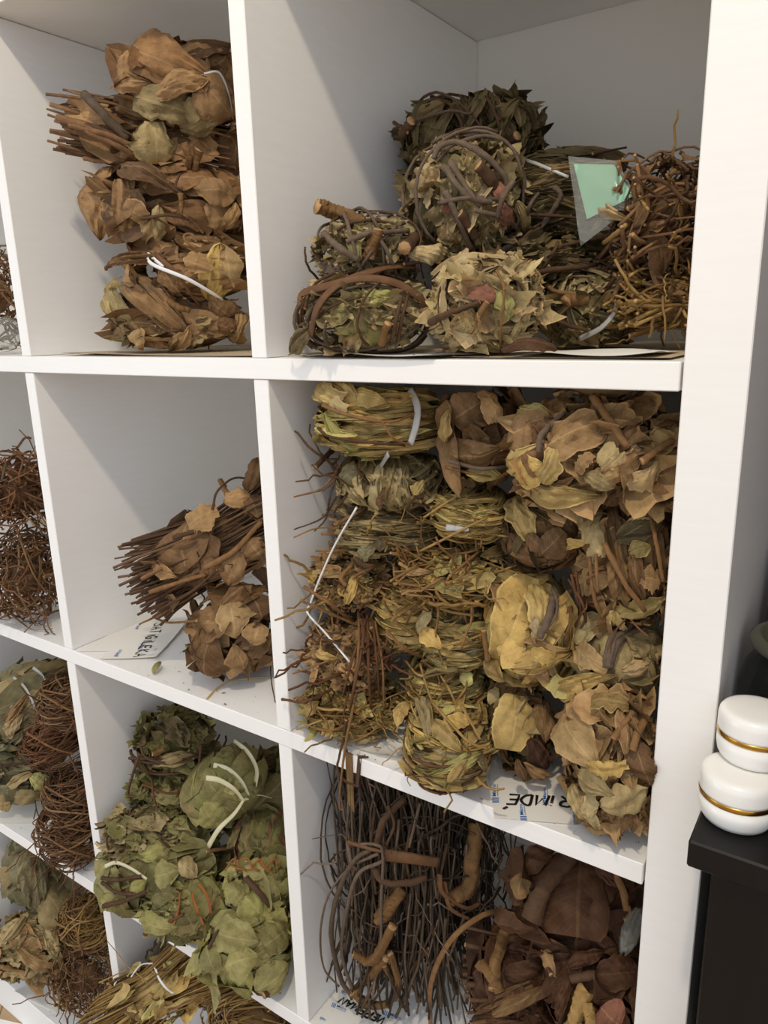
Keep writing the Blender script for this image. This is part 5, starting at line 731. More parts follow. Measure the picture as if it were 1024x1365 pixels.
{'n': 'dried_leaf_ball','lab': 'green leaf ball with an orange fibre knot,pressed to the divider','cat': 'dried herb','g': 'green leaf bundles','c': (-.4545,.056,-.6313),'a': (.0435,.045,.0471),'y': .594,'r': .0,'s': 416,'b': (-.6864,-.3526,-.705,-.3722),'f': [('lime','broad','y',.5),('green','broad','y',.4)],'x': [('s','stem',[(-.4408,.0248,-.587),(-.4191,.0254,-.5997),(-.4055,.0419,-.643)],3.4,3,'twig',1,None),('s','stem',[(-.437,.0052,-.6235),(-.4179,.0166,-.6394),(-.4138,.0574,-.664)],2.2,2,'twig',1,None),('l','leaf',(-.46,.0189,-.5968),(-.4366,.0107,-.6132),.0259,(.44,-.64,.64),'lime',.1,.12,.2,'o',.0,None),('l','leaf',(-.4367,.0153,-.6035),(-.4159,.0217,-.629),.0308,(.57,-.6,.56),'lime',.1,.12,.2,'o',.0,None),('l','leaf',(-.4521,.0331,-.5828),(-.4259,.0385,-.5902),.0226,(.48,-.49,.73),'lime',.1,.12,.2,'o',.0,None),('s','orange_fibre',[(-.4717,.0216,-.5887),(-.4638,.0298,-.5754),(-.4486,.0261,-.5813)],1.1,.8,'orange',1,None),('s','orange_fibre',[(-.4645,.0261,-.5824),(-.4474,.0239,-.5782),(-.4421,.0292,-.5806)],1.1,.8,'orange',1,None),('s','orange_fibre',[(-.459,.032,-.5779),(-.4474,.0355,-.5722),(-.4362,.0329,-.5806)],1.1,.8,'orange',1,None),('s','orange_fibre',[(-.4445,.028,-.5808),(-.4336,.0318,-.5775),(-.4308,.0371,-.5811)],1.1,.8,'orange',1,None),('s','orange_fibre',[(-.4405,.0352,-.578),(-.4346,.0445,-.5728),(-.426,.0419,-.5823)],1.1,.8,'orange',1,None),('s','orange_fibre',[(-.4374,.0433,-.5763),(-.4224,.0421,-.5799),(-.4216,.0471,-.5842)],1.1,.8,'orange',1,None),('s','orange_fibre',[(-.426,.0419,-.5823),(-.4247,.0563,-.5766),(-.4179,.053,-.5867)],1.1,.8,'orange',1,None)]},
{'n': 'dried_leaf_ball','lab': 'broad-leaved pale green ball,lowest in front on the shelf','cat': 'dried herb','g': 'green leaf bundles','c': (-.4296,.011,-.6618),'a': (.0521,.045,.0435),'y': .594,'r': .0,'s': 423,'b': (-.6864,-.3526,-.705,-.3722),'f': [('lime','broad','y',.9)],'x': [('l','leaf',(-.4493,-.0214,-.6268),(-.3964,-.005,-.6275),.0416,(.43,-.52,.74),'lime',.15,.15,.2,'o',.0,None),('l','leaf',(-.3903,-.0036,-.6324),(-.3878,.0379,-.638),.0369,(.66,-.32,.68),'green',.12,.12,.2,'o',.0,None),('l','leaf',(-.4182,-.0366,-.6475),(-.3902,-.0125,-.6378),.0343,(.54,-.57,.62),'lime',.12,.12,.2,'o',.0,None),('l','leaf',(-.3929,-.0196,-.6785),(-.3748,.0167,-.6647),.0365,(.75,-.47,.47),'lime',.12,.12,.2,'o',.0,None),('l','leaf',(-.45,-.0331,-.6378),(-.4237,-.0411,-.6566),.0231,(.36,-.69,.63),'green',.15,.12,.2,'o',.0,None),('s','stem',[(-.4413,-.0375,-.6344),(-.4385,-.023,-.6198)],2,1.6,'twig',1,None),('s','cut_stub',[(-.3804,.0049,-.6853),(-.3829,-.0163,-.6818)],3.4,3.8,'twig',1,None)]},
{'n': 'stalk_sheaf','lab': 'golden straw sheaf tied with white string in the bottom row','cat': 'dried herb','g': 'straw bundles in the bottom row','c': (-.6124,.014,-.8341),'a': (.0891,.045,.0486),'y': .594,'r': -.628,'s': 430,'b': (-.6864,-.3526,-1.0583,-.7255),'f': [('gold','small','x',.2)],'t': [('sticks','straw','x',190,1.4,.35,.15,.06),('strays','straw','',20,1,.06)],'x': [('s','white_string',[(-.5897,-.0057,-.774),(-.579,-.0102,-.7793),(-.5663,-.0099,-.7876),(-.5593,-.0047,-.7953)],1.4,1.4,'string',.6,None),('s','white_string',[(-.5928,-.0055,-.7735),(-.5746,-.0105,-.7801),(-.5599,-.0066,-.7952)],1.2,1.2,'string',.6,None),('s','white_string',[(-.5963,-.0044,-.7693),(-.6045,-.0164,-.7658),(-.6062,-.0311,-.7726)],.9,.8,'string',1,None),('s','straw',[(-.6523,-.0486,-.7931),(-.6223,-.0249,-.7755)],1.0,.7,'straw',1,None)]},
{'n': 'dried_leaf_ball','lab': 'dull olive stalky clump behind the golden straw sheaf','cat': 'dried herb','g': 'straw bundles in the bottom row','c': (-.6177,.078,-.8612),'a': (.0709,.05,.0494),'y': .594,'r': .0,'s': 437,'b': (-.6864,-.3526,-1.0583,-.7255),'f': [('olive','small','y',.5)],'t': [('coil','twig','y',50,1.2,.8,.5,1.1,1.5,.12)]},
{'n': 'root_tuft','lab': 'round straw coil under the lowest green ball','cat': 'dried root','g': 'straw bundles in the bottom row','c': (-.477,.06,-.8354),'a': (.0663,.045,.0409),'y': .594,'r': .0,'s': 444,'b': (-.6864,-.3526,-1.0583,-.7255),'t': [('coil','straw','y',130,1.3,.3,.5,1.1,2.6,.06),('coil','root','y',50,1.2,.5,.5,1.0,2.2,.08)]},
{'n': 'vine_coil','lab': 'dark looped vine bundle with ochre wood chunks,behind the lower label','cat': 'dried vine','g': 'bundles in the vine cubby','c': (-.2472,.09,-.5056),'a': (.0944,.06,.1352),'y': .594,'r': .0,'s': 451,'b': (-.3344,-.0006,-.705,-.3722),'p': 3,'t': [('sticks','vine','z',270,1.2,.3,.05,.17),('coil','vine','y',70,1.15,.5,.7,1.1,2.6,.1),('sticks','grey','z',40,1.1,.2,.05,.2),('strays','grey','',40,.9,.06)],'x': [('s','branch',[(-.1779,.0873,-.4481),(-.1721,.0715,-.4706),(-.1721,.0641,-.4951),(-.185,.0517,-.51)],8.2,7.0,'wood',1,'smooth ochre branch'),('s','branch',[(-.2304,.0305,-.5063),(-.2357,.018,-.521),(-.2476,.0152,-.5424)],7,6,'wood',1,None),('s','branch',[(-.2337,.0169,-.541),(-.2478,.0137,-.5772),(-.2633,.0153,-.5982),(-.2769,.0112,-.591)],5.5,3.6,'wood',1,None),('s','branch',[(-.2423,.0186,-.583),(-.278,.0338,-.64),(-.2884,.0203,-.6554)],5.2,4.2,'wood',1,None),('s','branch',[(-.2388,.0204,-.578),(-.2412,.0385,-.6326),(-.2525,.0445,-.6643)],4,3.4,'wood',1,None),('s','branch',[(-.2884,.0203,-.6554),(-.2742,.0268,-.6687),(-.2552,.0413,-.6679),(-.2545,.0482,-.6492),(-.2492,.024,-.6007)],4.4,3.6,'wood',1,None),('s','vine_loop',[(-.2474,.0102,-.4528),(-.2649,-.0004,-.4698),(-.2809,-.0083,-.5143),(-.2938,-.0028,-.5699),(-.2995,.0162,-.6415),(-.2878,.0192,-.6599)],2.3,2.59,'vine',1,None),('s','vine_loop',[(-.2385,.0118,-.465),(-.2587,.0002,-.48),(-.2728,-.003,-.5275),(-.29,.008,-.5954),(-.2886,.0207,-.6539)],1.87,2.02,'grey',1,None),('s','vine_loop',[(-.2671,.0025,-.4728),(-.2846,-.0124,-.5043),(-.2978,-.0134,-.5542),(-.315,.0075,-.628),(-.3003,.0129,-.6488)],1.15,1.01,'grey',1,None),('s','vine_loop',[(-.2743,.0035,-.4556),(-.2443,.0087,-.4463),(-.2381,.0115,-.4579),(-.2396,.009,-.5073),(-.2466,.0163,-.5697)],1.58,1.44,'grey',1,None),('s','vine_loop',[(-.2736,.004,-.4532),(-.2664,-.0008,-.4702),(-.2624,.0029,-.4794)],1.87,1.44,'grey',1,None),('s','vine_loop',[(-.2633,.0033,-.4717),(-.2415,.0103,-.4569)],1.73,1.58,'grey',1,None),('s','vine_loop',[(-.2728,.0041,-.4529),(-.2522,.0072,-.4528),(-.2377,.0135,-.455)],2.02,1.73,'strap',1,None),('s','bark_strap',[(-.2404,.0172,-.4628),(-.2181,.0259,-.4624),(-.1955,.043,-.4694)],6.0,5.4,'strap',.3,None),('s','stem_bow',[(-.2484,.0107,-.4745),(-.2367,.0108,-.4852),(-.2187,.0195,-.4849),(-.2046,.0346,-.4826)],3.4,3,'twig',1,None),('s','vine_stem',[(-.2304,.0403,-.4118),(-.2451,.0231,-.4315),(-.2488,.0144,-.4605)],3.4,3,'twig',1,None),('s','vine_stem',[(-.2416,.0287,-.4172),(-.2348,.0267,-.4337),(-.2402,.0197,-.4562)],1.8,1.4,'twig',1,None),('s','vine_stem',[(-.2166,.045,-.4135),(-.2203,.0297,-.4544)],1.6,1.4,'grey',1,None),('s','bark_strap',[(-.2161,.0586,-.6931),(-.2028,.039,-.6107),(-.1821,.0403,-.5507),(-.1621,.0638,-.5306),(-.1499,.0921,-.5398),(-.1444,.1326,-.5763)],3.0,2.4,'stalk',.35,'long curling bark strip'),('s','bark_strap',[(-.1935,.0409,-.4796),(-.1894,.0392,-.4975),(-.1735,.0545,-.5186),(-.1653,.07,-.5223)],3.2,2.6,'strap',.35,None),('s','bark_strap',[(-.19,.0433,-.4881),(-.1833,.0428,-.5143),(-.1706,.0568,-.532)],2.8,2.4,'strap',.35,None),('s','vine_stem',[(-.2896,.0333,-.4259),(-.2816,.0129,-.4609),(-.2758,.0114,-.518)],1.1,1.0,'vine',1,None),('s','vine_stem',[(-.2737,.0315,-.4256),(-.2672,.012,-.4788),(-.2624,.0133,-.5139)],1.5,1.0,'grey',1,None),('s','vine_stem',[(-.26,.0323,-.4274),(-.2553,.016,-.4669),(-.2502,.0164,-.5112)],1.9000000000000001,1.0,'twig',1,None),('s','vine_stem',[(-.2476,.0345,-.4306),(-.2445,.021,-.4564),(-.2388,.0205,-.5097)],1.1,1.0,'vine',1,None),('s','vine_stem',[(-.2361,.0378,-.4348),(-.2327,.0231,-.4771),(-.2281,.0254,-.5091)],1.5,1.0,'grey',1,None),('s','vine_stem',[(-.2252,.042,-.4397),(-.2228,.0292,-.4677),(-.218,.031,-.5094)],1.9000000000000001,1.0,'twig',1,None),('s','vine_stem',[(-.2149,.047,-.4454),(-.2135,.0361,-.4592),(-.2083,.0373,-.5103)],1.1,1.0,'vine',1,None),('s','vine_stem',[(-.2051,.0529,-.4519),(-.2048,.0438,-.4515),(-.199,.0443,-.5121)],1.5,1.0,'grey',1,None),('s','vine_stem',[(-.1958,.0596,-.4592),(-.1945,.0484,-.4745),(-.1985,.0448,-.513)],1.9000000000000001,1.0,'twig',1,None),('s','vine_stem',[(-.1916,.0624,-.4661),(-.1863,.0572,-.4677),(-.1897,.0527,-.5157)],1.1,1.0,'vine',1,None),('s','vine_stem',[(-.1831,.0708,-.475),(-.1786,.067,-.4619),(-.1813,.0616,-.5193)],1.5,1.0,'grey',1,None),('s','vine_stem',[(-.2222,.035,-.5101),(-.228,.031,-.5811),(-.2394,.0534,-.6648)],1.1,1.0,'grey',1,None),('s','vine_stem',[(-.2164,.0415,-.5449),(-.2353,.0453,-.6248),(-.2409,.048,-.6774)],1.4500000000000002,1.0,'vine',1,None),('s','vine_stem',[(-.2148,.0552,-.589),(-.2324,.0451,-.6221),(-.2284,.0597,-.668)],1.8,1.0,'twig',1,None),('s','vine_stem',[(-.2022,.0523,-.5454),(-.2186,.0521,-.6194),(-.2299,.0543,-.6806)],1.1,1.0,'grey',1,None),('s','vine_stem',[(-.2017,.0691,-.5928),(-.2163,.0528,-.6178),(-.2174,.0658,-.671)],1.4500000000000002,1.0,'grey',1,None),('s','vine_stem',[(-.1967,.0575,-.5458),(-.2051,.0639,-.6203),(-.2189,.0604,-.6836)],1.8,1.0,'vine',1,None),('s','vine_stem',[(-.1971,.0766,-.5957),(-.2031,.0652,-.6194),(-.2062,.0717,-.6737)],1.1,1.0,'twig',1,None),('s','vine_stem',[(-.1845,.0722,-.5504),(-.2013,.0666,-.6186),(-.2078,.0663,-.6864)],1.4500000000000002,1.0,'grey',1,None),('s','vine_stem',[(-.189,.101,-.611),(-.1964,.0898,-.6354),(-.195,.0775,-.6763)],1.8,1.0,'grey',1,None),('s','vine_stem',[(-.1748,.0928,-.561),(-.1944,.0912,-.6346),(-.1997,.078,-.6668)],1.1,1.0,'vine',1,None),('s','vine_stem',[(-.1823,.105,-.6098),(-.1809,.0992,-.633),(-.1838,.0831,-.6787)],1.4500000000000002,1.0,'twig',1,None),('s','vine_stem',[(-.1734,.1073,-.5709),(-.1789,.1005,-.6321),(-.1885,.0836,-.6693)],1.8,1.0,'grey',1,None)]},
{'n': 'dried_leaf_ball','lab': 'russet leaf ball with one big rounded leaf,under the full shelf by the end panel','cat': 'dried herb','g': 'bundles in the vine cubby','c': (-.0753,.09,-.4827),'a': (.0643,.055,.0479),'y': .594,'r': .0,'s': 458,'b': (-.3344,-.0006,-.705,-.3722),'f': [('russet','broad','y',.6)],'x': [('l','leaf',(-.0713,.0784,-.431),(-.0565,.0328,-.4735),.0694,(.23,-.72,.65),'russet',.08,.06,.12,'t',0,'large rounded russet leaf'),('l','leaf',(-.1357,.0441,-.4933),(-.0912,.0238,-.4767),.0185,(.01,-.85,.52),'russet',.25,.5,.05,'o',.0,None),('s','cut_stem',[(-.0779,.0719,-.4294),(-.0871,.0374,-.4408),(-.0904,.0209,-.4631)],6,9,'twig',1,None),('s','stalk',[(-.0474,.0845,-.4324),(-.0324,.0706,-.4397),(-.024,.0618,-.4537)],3.4,3,'stalk',1,None),('s','stalk',[(-.0248,.0638,-.4504),(-.0218,.0586,-.4553),(-.0252,.0537,-.4561)],1.6,1.4,'stalk',1,None),('l','leaf',(-.118,.0487,-.4544),(-.0951,.0775,-.4329),.0228,(.01,-.7,.72),'russet',.15,.12,.2,'o',.0,None),('l','leaf',(-.0625,.082,-.4296),(-.0284,.0755,-.4474),.0194,(.33,-.6,.73),'russet',.15,.12,.2,'o',.0,None),('l','leaf',(-.112,.0359,-.4656),(-.113,.0534,-.4476),.0172,(.0,-.77,.63),'umber',.1,.12,.2,'o',.0,None)]},
{'n': 'dried_leaf_roll','lab': 'russet leaf and stem roll with an ochre wood knot beside the vine bundle','cat': 'dried herb','g': 'bundles in the vine cubby','c': (-.1246,.07,-.5844),'a': (.0476,.05,.0476),'y': .594,'r': .0,'s': 465,'b': (-.3344,-.0006,-.705,-.3722),'f': [('russet','roll','x',.5),('russet','crisp','x',.2)],'t': [('sticks','twig','x',24,2,.1,.1,.08)],'x': [('s','wood_knot',[(-.1323,.0605,-.5281),(-.1295,.0326,-.5369),(-.1244,.0163,-.5544)],5.4,6.4,'wood',1,None),('s','wood_knot',[(-.1439,.0281,-.5452),(-.1304,.0192,-.5464),(-.1213,.016,-.5548)],5,4.4,'wood',1,None),('l','leaf',(-.1206,.0297,-.546),(-.089,.0626,-.5446),.0177,(.31,-.59,.74),'russet',.2,.4,.1,'o',.0,None),('l','leaf',(-.1452,.0164,-.5927),(-.0855,.0542,-.5478),.0123,(.27,-.73,.63),'umber',.1,.3,.1,'s',.0,None),('l','leaf',(-.1241,.0117,-.5751),(-.0836,.0444,-.5528),.0121,(.31,-.7,.64),'umber',.1,.3,.1,'s',.0,None),('l','leaf',(-.118,.0526,-.5326),(-.0949,.0539,-.5403),.0151,(.29,-.55,.78),'russet',.2,.3,.3,'t',.0,None),('l','leaf',(-.1269,.0476,-.5357),(-.1096,.0764,-.5336),.0182,(.23,-.51,.83),'russet',.1,.12,.2,'o',.0,None),('l','leaf',(-.1518,.0216,-.6088),(-.1017,.0182,-.5757),.0178,(.2,-.83,.52),'russet',.1,.12,.2,'o',.0,None)]},
{'n': 'dried_leaf_ball','lab': 'curled russet leaf ball with a yellow stub,lowest by the end panel','cat': 'dried herb','g': 'bundles in the vine cubby','c': (-.0521,.065,-.5437),'a': (.0485,.055,.0506),'y': .594,'r': .0,'s': 472,'b': (-.3344,-.0006,-.705,-.3722),'f': [('russet','broad','y',.7)],'x': [('l','leaf',(-.0385,.0299,-.4991),(-.0099,.0601,-.5059),.0275,(.29,-.6,.75),'russet',.18,.2,.2,'o',.0,None),('l','leaf',(-.0303,.0166,-.5125),(-.0154,.0198,-.5254),.0388,(.28,-.71,.64),'pink',.1,.1,.15,'o',.0,None),('l','leaf',(-.0356,.049,-.4912),(-.0224,.1059,-.5078),.0235,(.3,-.45,.84),'russet',.15,.12,.2,'o',.0,None),('l','leaf',(-.0608,.0262,-.5008),(-.0383,.047,-.4894),.0126,(.15,-.63,.76),'russet',.25,.4,.2,'o',.0,None),('l','leaf',(-.0573,.0205,-.5015),(-.0614,.0041,-.5367),.0112,(.11,-.75,.65),'russet',.15,.4,.1,'s',.0,None),('l','leaf',(-.0098,.049,-.5074),(-.0062,.0301,-.5296),.016,(.38,-.64,.67),'russet',.15,.12,.2,'o',.0,None),('s','cut_stub',[(-.0421,.0172,-.5034),(-.0461,.0052,-.5152),(-.0545,-.0005,-.5356)],6.4,5.6,'straw',1,None),('s','cut_stub',[(-.038,.0098,-.5107),(-.033,.0039,-.521)],5,4.4,'straw',1,None),('s','cut_stem',[(-.0547,.0167,-.5004),(-.0397,.0237,-.4942)],4,3.4,'twig',1,None),('l','leaf',(-.0887,.0414,-.5073),(-.0705,.0216,-.5101),.0116,(-.0,-.68,.73),'brown',.2,.12,.2,'o',.0,None),('s','stem',[(-.0961,.0426,-.5107),(-.073,.0195,-.5096)],2.2,1.8,'twig',1,None)]},
]


for d in BUNDLES:
    bundle(d)
# ------------------------------------------------------------------ the shelving unit
W, T, S, H, P, D = (.335,.01697,.01771,.33557,.03676,.38391)
XL = -(4 * W + 3 * T)
unit = empty('shelving_unit', 'large white cube shelving unit packed with dried herbs', 'shelving unit', (XL / 2, D / 2, -3 * (S + H) - .07))
uo = -np.array(unit.location)
def board(name, lo, hi):
    mb = MB()
    box(mb, lo, hi, 0, .0007)
    return mb.xform(np.eye(3), uo).build(name, M['white'], unit, smooth=False)
zb = -3 * (S + H)
board('end_panel', (0.0004, 0, zb - .07), (P, D, H + P))
board('end_panel', (XL - P, 0, zb - .07), (XL - .0004, D, H + P))
board('top_panel', (XL, .0005, H), (0, D, H + P))
board('bottom_panel', (XL, .0005, zb - .07), (0, D, zb))
for i in range(3):
    board('shelf', (XL + .0008, 0, -S - i * (S + H)), (-.0012, D, -i * (S + H)))
for j in range(1, 4):
    x1 = -j * W - (j - 1) * T
    for i in range(4):
        z0 = -i * (S + H)
        board('divider', (x1 - T, .0006, z0 + .0003), (x1, D, z0 + H - .0006))

# ------------------------------------------------------------------ room shell and added light blocker
def slab(name, lo, hi, m):
    c = np.array([(lo[0] + hi[0]) / 2, (lo[1] + hi[1]) / 2, lo[2]])
    mb = MB()
    box(mb, lo, hi)
    o = mb.xform(np.eye(3), -c).build(name, m, None, tuple(c), smooth=False)
    o['kind'] = 'structure'
    return o
FZ = zb - .07
slab('floor', (-3.2, -3.0, FZ - .05), (2.2, D + .1, FZ), M['floor'])
slab('wall_back', (-3.2, D + .001, FZ), (2.2, D + .1, 1.5), M['wall'])

slab('unseen_blocker_right', (.68, -.46, FZ), (.76, D + .1, 1.5), M['blocker_warm'])  # unseen slab, added to block side light from the end panel

# ------------------------------------------------------------------ dark cabinet and what stands on it
CZ = -.272
cab = empty('side_cabinet', 'black-brown wooden cabinet standing against the end panel of the white unit', 'cabinet', (.33, .15, FZ))
co_ = -np.array(cab.location)
def cpart(name, lo, hi, bev=.0012):
    mb = MB()
    box(mb, lo, hi, 0, bev)
    return mb.xform(np.eye(3), co_).build(name, M['veneer'], cab, smooth=False)
cpart('cabinet_top', (.0376, -.066, CZ - .018), (.64, .375, CZ))
cpart('side_panel', (.0500, -.0375, FZ), (.068, .37, CZ - .0185))
cpart('side_panel', (.612, -.054, FZ), (.63, .37, CZ - .0185))
cpart('back_panel', (.0685, .35, FZ), (.6115, .362, CZ - .0185))
cpart('unseen_shade_board', (.0400, .255, CZ + .0005), (.63, .27, .45))  # unseen board, added to darken the rear of the end panel's outer face
cpart('plinth', (.0685, -.048, FZ), (.6115, -.034, FZ + .06))
dr = cpart('door', (.0500, -.056, FZ + .063), (.339, -.038, CZ - .0195))
dr2 = cpart('door', (.341, -.056, FZ + .063), (.6105, -.038, CZ - .0195))
for d_, xk in ((dr, .31), (dr2, .37)):
    mb = MB()
    lathe(mb, [(.0001, .022), (.009, .021), (.011, .016), (.006, .008), (.005, 0), (.0001, 0)], n=20)
    mb.xform(np.array([[1, 0, 0], [0, 0, -1], [0, 1, 0]]), np.array([xk, -.056, -.6]) + co_).build('knob', M['gold_foil'], d_)

def cream_jar(label, c, r, k):
    t = empty('cosmetic_jar', label, 'jar', c, 'white cream jars stacked on the dark cabinet')
    mb = MB()
    lathe(mb, [(.0001, 0), (r * .78, 0), (r * .88, .0008), (r * .96, .004), (r, .0085), (r, .0155), (r * .9, .0156), (r * .9, .019), (.0001, .019)], n=64)
    mb.build('jar_body', M['white_plastic'], t)
    mb = MB()
    lathe(mb, [(r * .93, .0157), (r * 1.012, .0158), (r * 1.016, .0164), (r * 1.016, .0182), (r * 1.012, .0188), (r * .93, .0189)], n=64)
    mb.build('gold_band', M['gold_foil'], t)
    mb = MB()
    lathe(mb, [(r * .93, .0190), (r * 1.008, .0191), (r * 1.01, .0204), (r * 1.01, .0268), (r * .985, .0298), (r * .92, .0317), (r * .8, .0324), (r * .6, .0328), (.0001, .033)], n=64)
    mb.build('lid', M['white_plastic'], t)
JA = (.056,-.0277,-.272)
cream_jar('white cream jar with a gold band, lower one standing on the dark cabinet', (max(JA[0], .0565), JA[1], CZ + .0002), .0218, 0)
JB = (.0602,-.0109,-.2386)
cream_jar('white cream jar with a gold band, upper one stacked on the other', (max(JB[0], .0600), JB[1], CZ + .0334), .0208, 1)

def glass_jar(label, x, y, r, hgt):
    t = empty('glass_jar', label, 'jar', (x, y, CZ + .0002), 'glass jars behind the cream jars')
    mb = MB()
    lathe(mb, [(.0001, 0), (r * .9, 0), (r, .006), (r, hgt * .55), (r * .93, hgt * .75), (r * .8, hgt * .88), (r * .78, hgt * .95), (r * .75, hgt * .95), (r * .77, hgt * .87),
               (r * .9, hgt * .73), (r * .965, hgt * .54), (r * .965, .008), (.0001, .006)], n=48)
    mb.build('jar_body', M['glass'], t)
    mb = MB()
    rng = np.random.RandomState(int(x * 1000))
    core(mb, rng, np.array((r * .9, r * .9, hgt * .28)), 4)
    foliage(mb, rng, np.array((r * .74, r * .74, hgt * .28)), 3, ('content', 'crisp', 'z', .4))
    mb.xform(np.eye(3), (0, 0, hgt * .4)).build('jar_contents', M['content'], t)
    mb = MB()
    lathe(mb, [(r * .7, hgt * .951), (r * .86, hgt * .952), (r * .9, hgt * .97), (r * .9, hgt * 1.02), (r * .8, hgt * 1.06), (r * .72, hgt * 1.05), (r * .68, hgt * 1.0), (.0001, hgt * 1.01)], n=48)
    mb.build('glass_lid', M['glasslid'], t)
glass_jar('stout glass jar with a smoky glass lid and dark contents, behind the cream jars', .0868, .075, .0488, .079)
glass_jar('second glass jar with dark contents, standing behind the first glass jar', .0915, .18, .05, .11)

# ------------------------------------------------------------------ paper, writing and small things lying about
def patch(mb, q, lift=(0, 0, 0, 0), wave=.0, n=16):
    q = np.array(q, float)
    u = np.linspace(0, 1, n)[:, None]
    v = np.linspace(0, 1, n)[None, :]
    a, b, c, d = [(1 - u) * (1 - v), u * (1 - v), u * v, (1 - u) * v]
    V = sum(k[..., None] * p for k, p in zip((a, b, c, d), q))
    z = sum(k ** 3 * l for k, l in zip((a, b, c, d), lift)) + wave * (.5 + .5 * np.sin(7 * u + 4 * v)) * (np.abs(u - .5) + np.abs(v - .5))
    V[..., 2] += z
    lo = V.copy()
    lo[..., 2] -= .0003
    mb.grid(V)
    mb.grid(lo[::-1])

def sheet(name, label, cat, q, m, lift=(0, 0, 0, 0), wave=0, group=None):
    c = np.mean(np.array(q), 0)
    mb = MB()
    patch(mb, q, lift, wave)
    o = mb.xform(np.eye(3), -c).build(name, m, None, tuple(c))
    return tag(o, label, cat, group)

GLY = {
    'R': [[(0, 0), (0, 1), (.5, 1), (.62, .82), (.5, .55), (.05, .5)], [(.2, .5), (.65, 0)]], 'I': [[(.3, 0), (.3, .75)], [(.3, .97), (.31, 1.0)]],
    'M': [[(0, 0), (.08, 1), (.36, .3), (.64, 1), (.75, 0)]], 'D': [[(.05, 0), (.05, 1), (.4, .92), (.66, .5), (.45, .08), (.05, 0)]],
    'E': [[(.6, 1), (.05, 1), (.0, .5), (.0, .02), (.62, 0)], [(.02, .52), (.5, .52)]], 'V': [[(0, 1), (.3, 0), (.62, 1)]],
    'A': [[(0, 0), (.32, 1), (.64, 0)], [(.14, .38), (.52, .38)]], 'N': [[(0, 0), (.02, 1), (.58, 0), (.62, 1)]],
    'S': [[(.6, .9), (.3, 1), (.04, .78), (.3, .52), (.58, .28), (.32, 0), (.0, .1)]], 'T': [[(0, 1), (.66, 1)], [(.34, 1), (.32, 0)]],
    'G': [[(.6, .86), (.3, 1), (.02, .5), (.3, 0), (.6, .16), (.6, .46), (.34, .46)]], 'L': [[(.05, 1), (.03, .02), (.56, 0)]],
    'K': [[(.04, 0), (.04, 1)], [(.58, 1), (.08, .46), (.62, 0)]], 'C': [[(.6, .9), (.3, 1), (0, .5), (.3, 0), (.62, .1)]], "'": [[(-.38, 1.28), (-.18, 1.5)]],
}

def affine(O, X, Y, z):
    O, X, Y = [np.array(k[:2]) for k in (O, X, Y)]
    return lambda P: np.concatenate([O + P[:, :1] * (X - O) + P[:, 1:2] * (Y - O), np.full((len(P), 1), z) + P[:, 2:3]], 1)

def handwriting(text, O, X, Y, z, thick, parent):
    f = affine(O, X, Y, z)
    adv = [0 if ch == "'" else .55 if ch == 'I' else .98 if ch == 'M' else .86 for ch in text]
    tot = sum(adv)
    mb = MB()
    x = 0
    for ch, a in zip(text, adv):
        for stk in GLY[ch]:
            p = smooth_path([((x + px_) / tot, py_, 0) for px_, py_ in stk], 4 * len(stk)) if len(stk) > 3 and ch in 'RDSGC' else np.array([((x + px_) / tot, py_, 0) for px_, py_ in stk])
            if len(p) == 2:
                p = p[0] + (p[1] - p[0]) * np.linspace(0, 1, 3)[:, None]
            tubes(mb, f(p)[None], thick, 6, 0, 0, .16, np.array((0, 0, 1.)))
        x += a
    off = -np.array(parent.location)
    mb.xform(np.eye(3), off).build('lettering', M['ink'], parent)

def font_mesh(text):
    cu = bpy.data.curves.new('lettering', 'FONT')
    cu.body = text
    cu.offset = .015
    o = bpy.data.objects.new('lettering', cu)
    COL.objects.link(o)
    dg = bpy.context.evaluated_depsgraph_get()
    me = o.evaluated_get(dg).to_mesh()
    V = np.array([v.co[:] for v in me.vertices])
    F = [list(p.vertices) for p in me.polygons]
    o.evaluated_get(dg).to_mesh_clear()
    bpy.data.objects.remove(o)
    V = (V - V.min(0)) / np.maximum(V.max(0) - V.min(0), 1e-6)
    return V, F
MIC = font_mesh('Micro')
SUB = font_mesh('computers')

def logo(O, X, Y, z, parent):
    """three blue bars, the word and a smaller line under it"""
    f = affine(O, X, Y, z)
    mb = MB()
    for k in range(3):
        a = .0 + k * .1
        mb.add(f(np.array([(a, 0.05, 0), (a + .05, 0.05, 0), (a + .05, 1, 0), (a, 1, 0)], float)), [(0, 1, 2, 3)])
    V, F = MIC
    mb.add(f(V * (.66, .55, 0) + (.34, .42, 0)), F)
    V, F = SUB
    mb.add(f(V * (.66, .22, 0) + (.34, .06, 0)), F)
    mb.xform(np.eye(3), -np.array(parent.location)).build('printed_logo', M['blue'], parent, smooth=False)

Z2, Z3 = -(S + H), -2 * (S + H)
# label on the packed shelf
lab = sheet('paper_label', 'white printed paper label reading RIMDE, sticking out under the big brown leaf ball', 'label',
            [(-.1129,-.0116,-.3521),(-.0401,.0227,-.3521),(-.063,.0921,-.3521),(-.1576,.0654,-.3521)], M['paper'])
zt = Z2 + .0017
handwriting("RIMDE'", (-.0707,.0459), (-.1179,.0198), (-.0678,.033), zt, .0012, lab)
for q in [[(-.1176,.0075),(-.1285,.0291),(-.1225,.0045)],[(-.0897,-.0008),(-.0992,.0165),(-.0942,-.004)],[(-.0829,.0262),(-.0914,.0461),(-.0868,.023)],[(-.0535,.0171),(-.0623,.0344),(-.0575,.0133)]]:
    logo(*q, zt, lab)
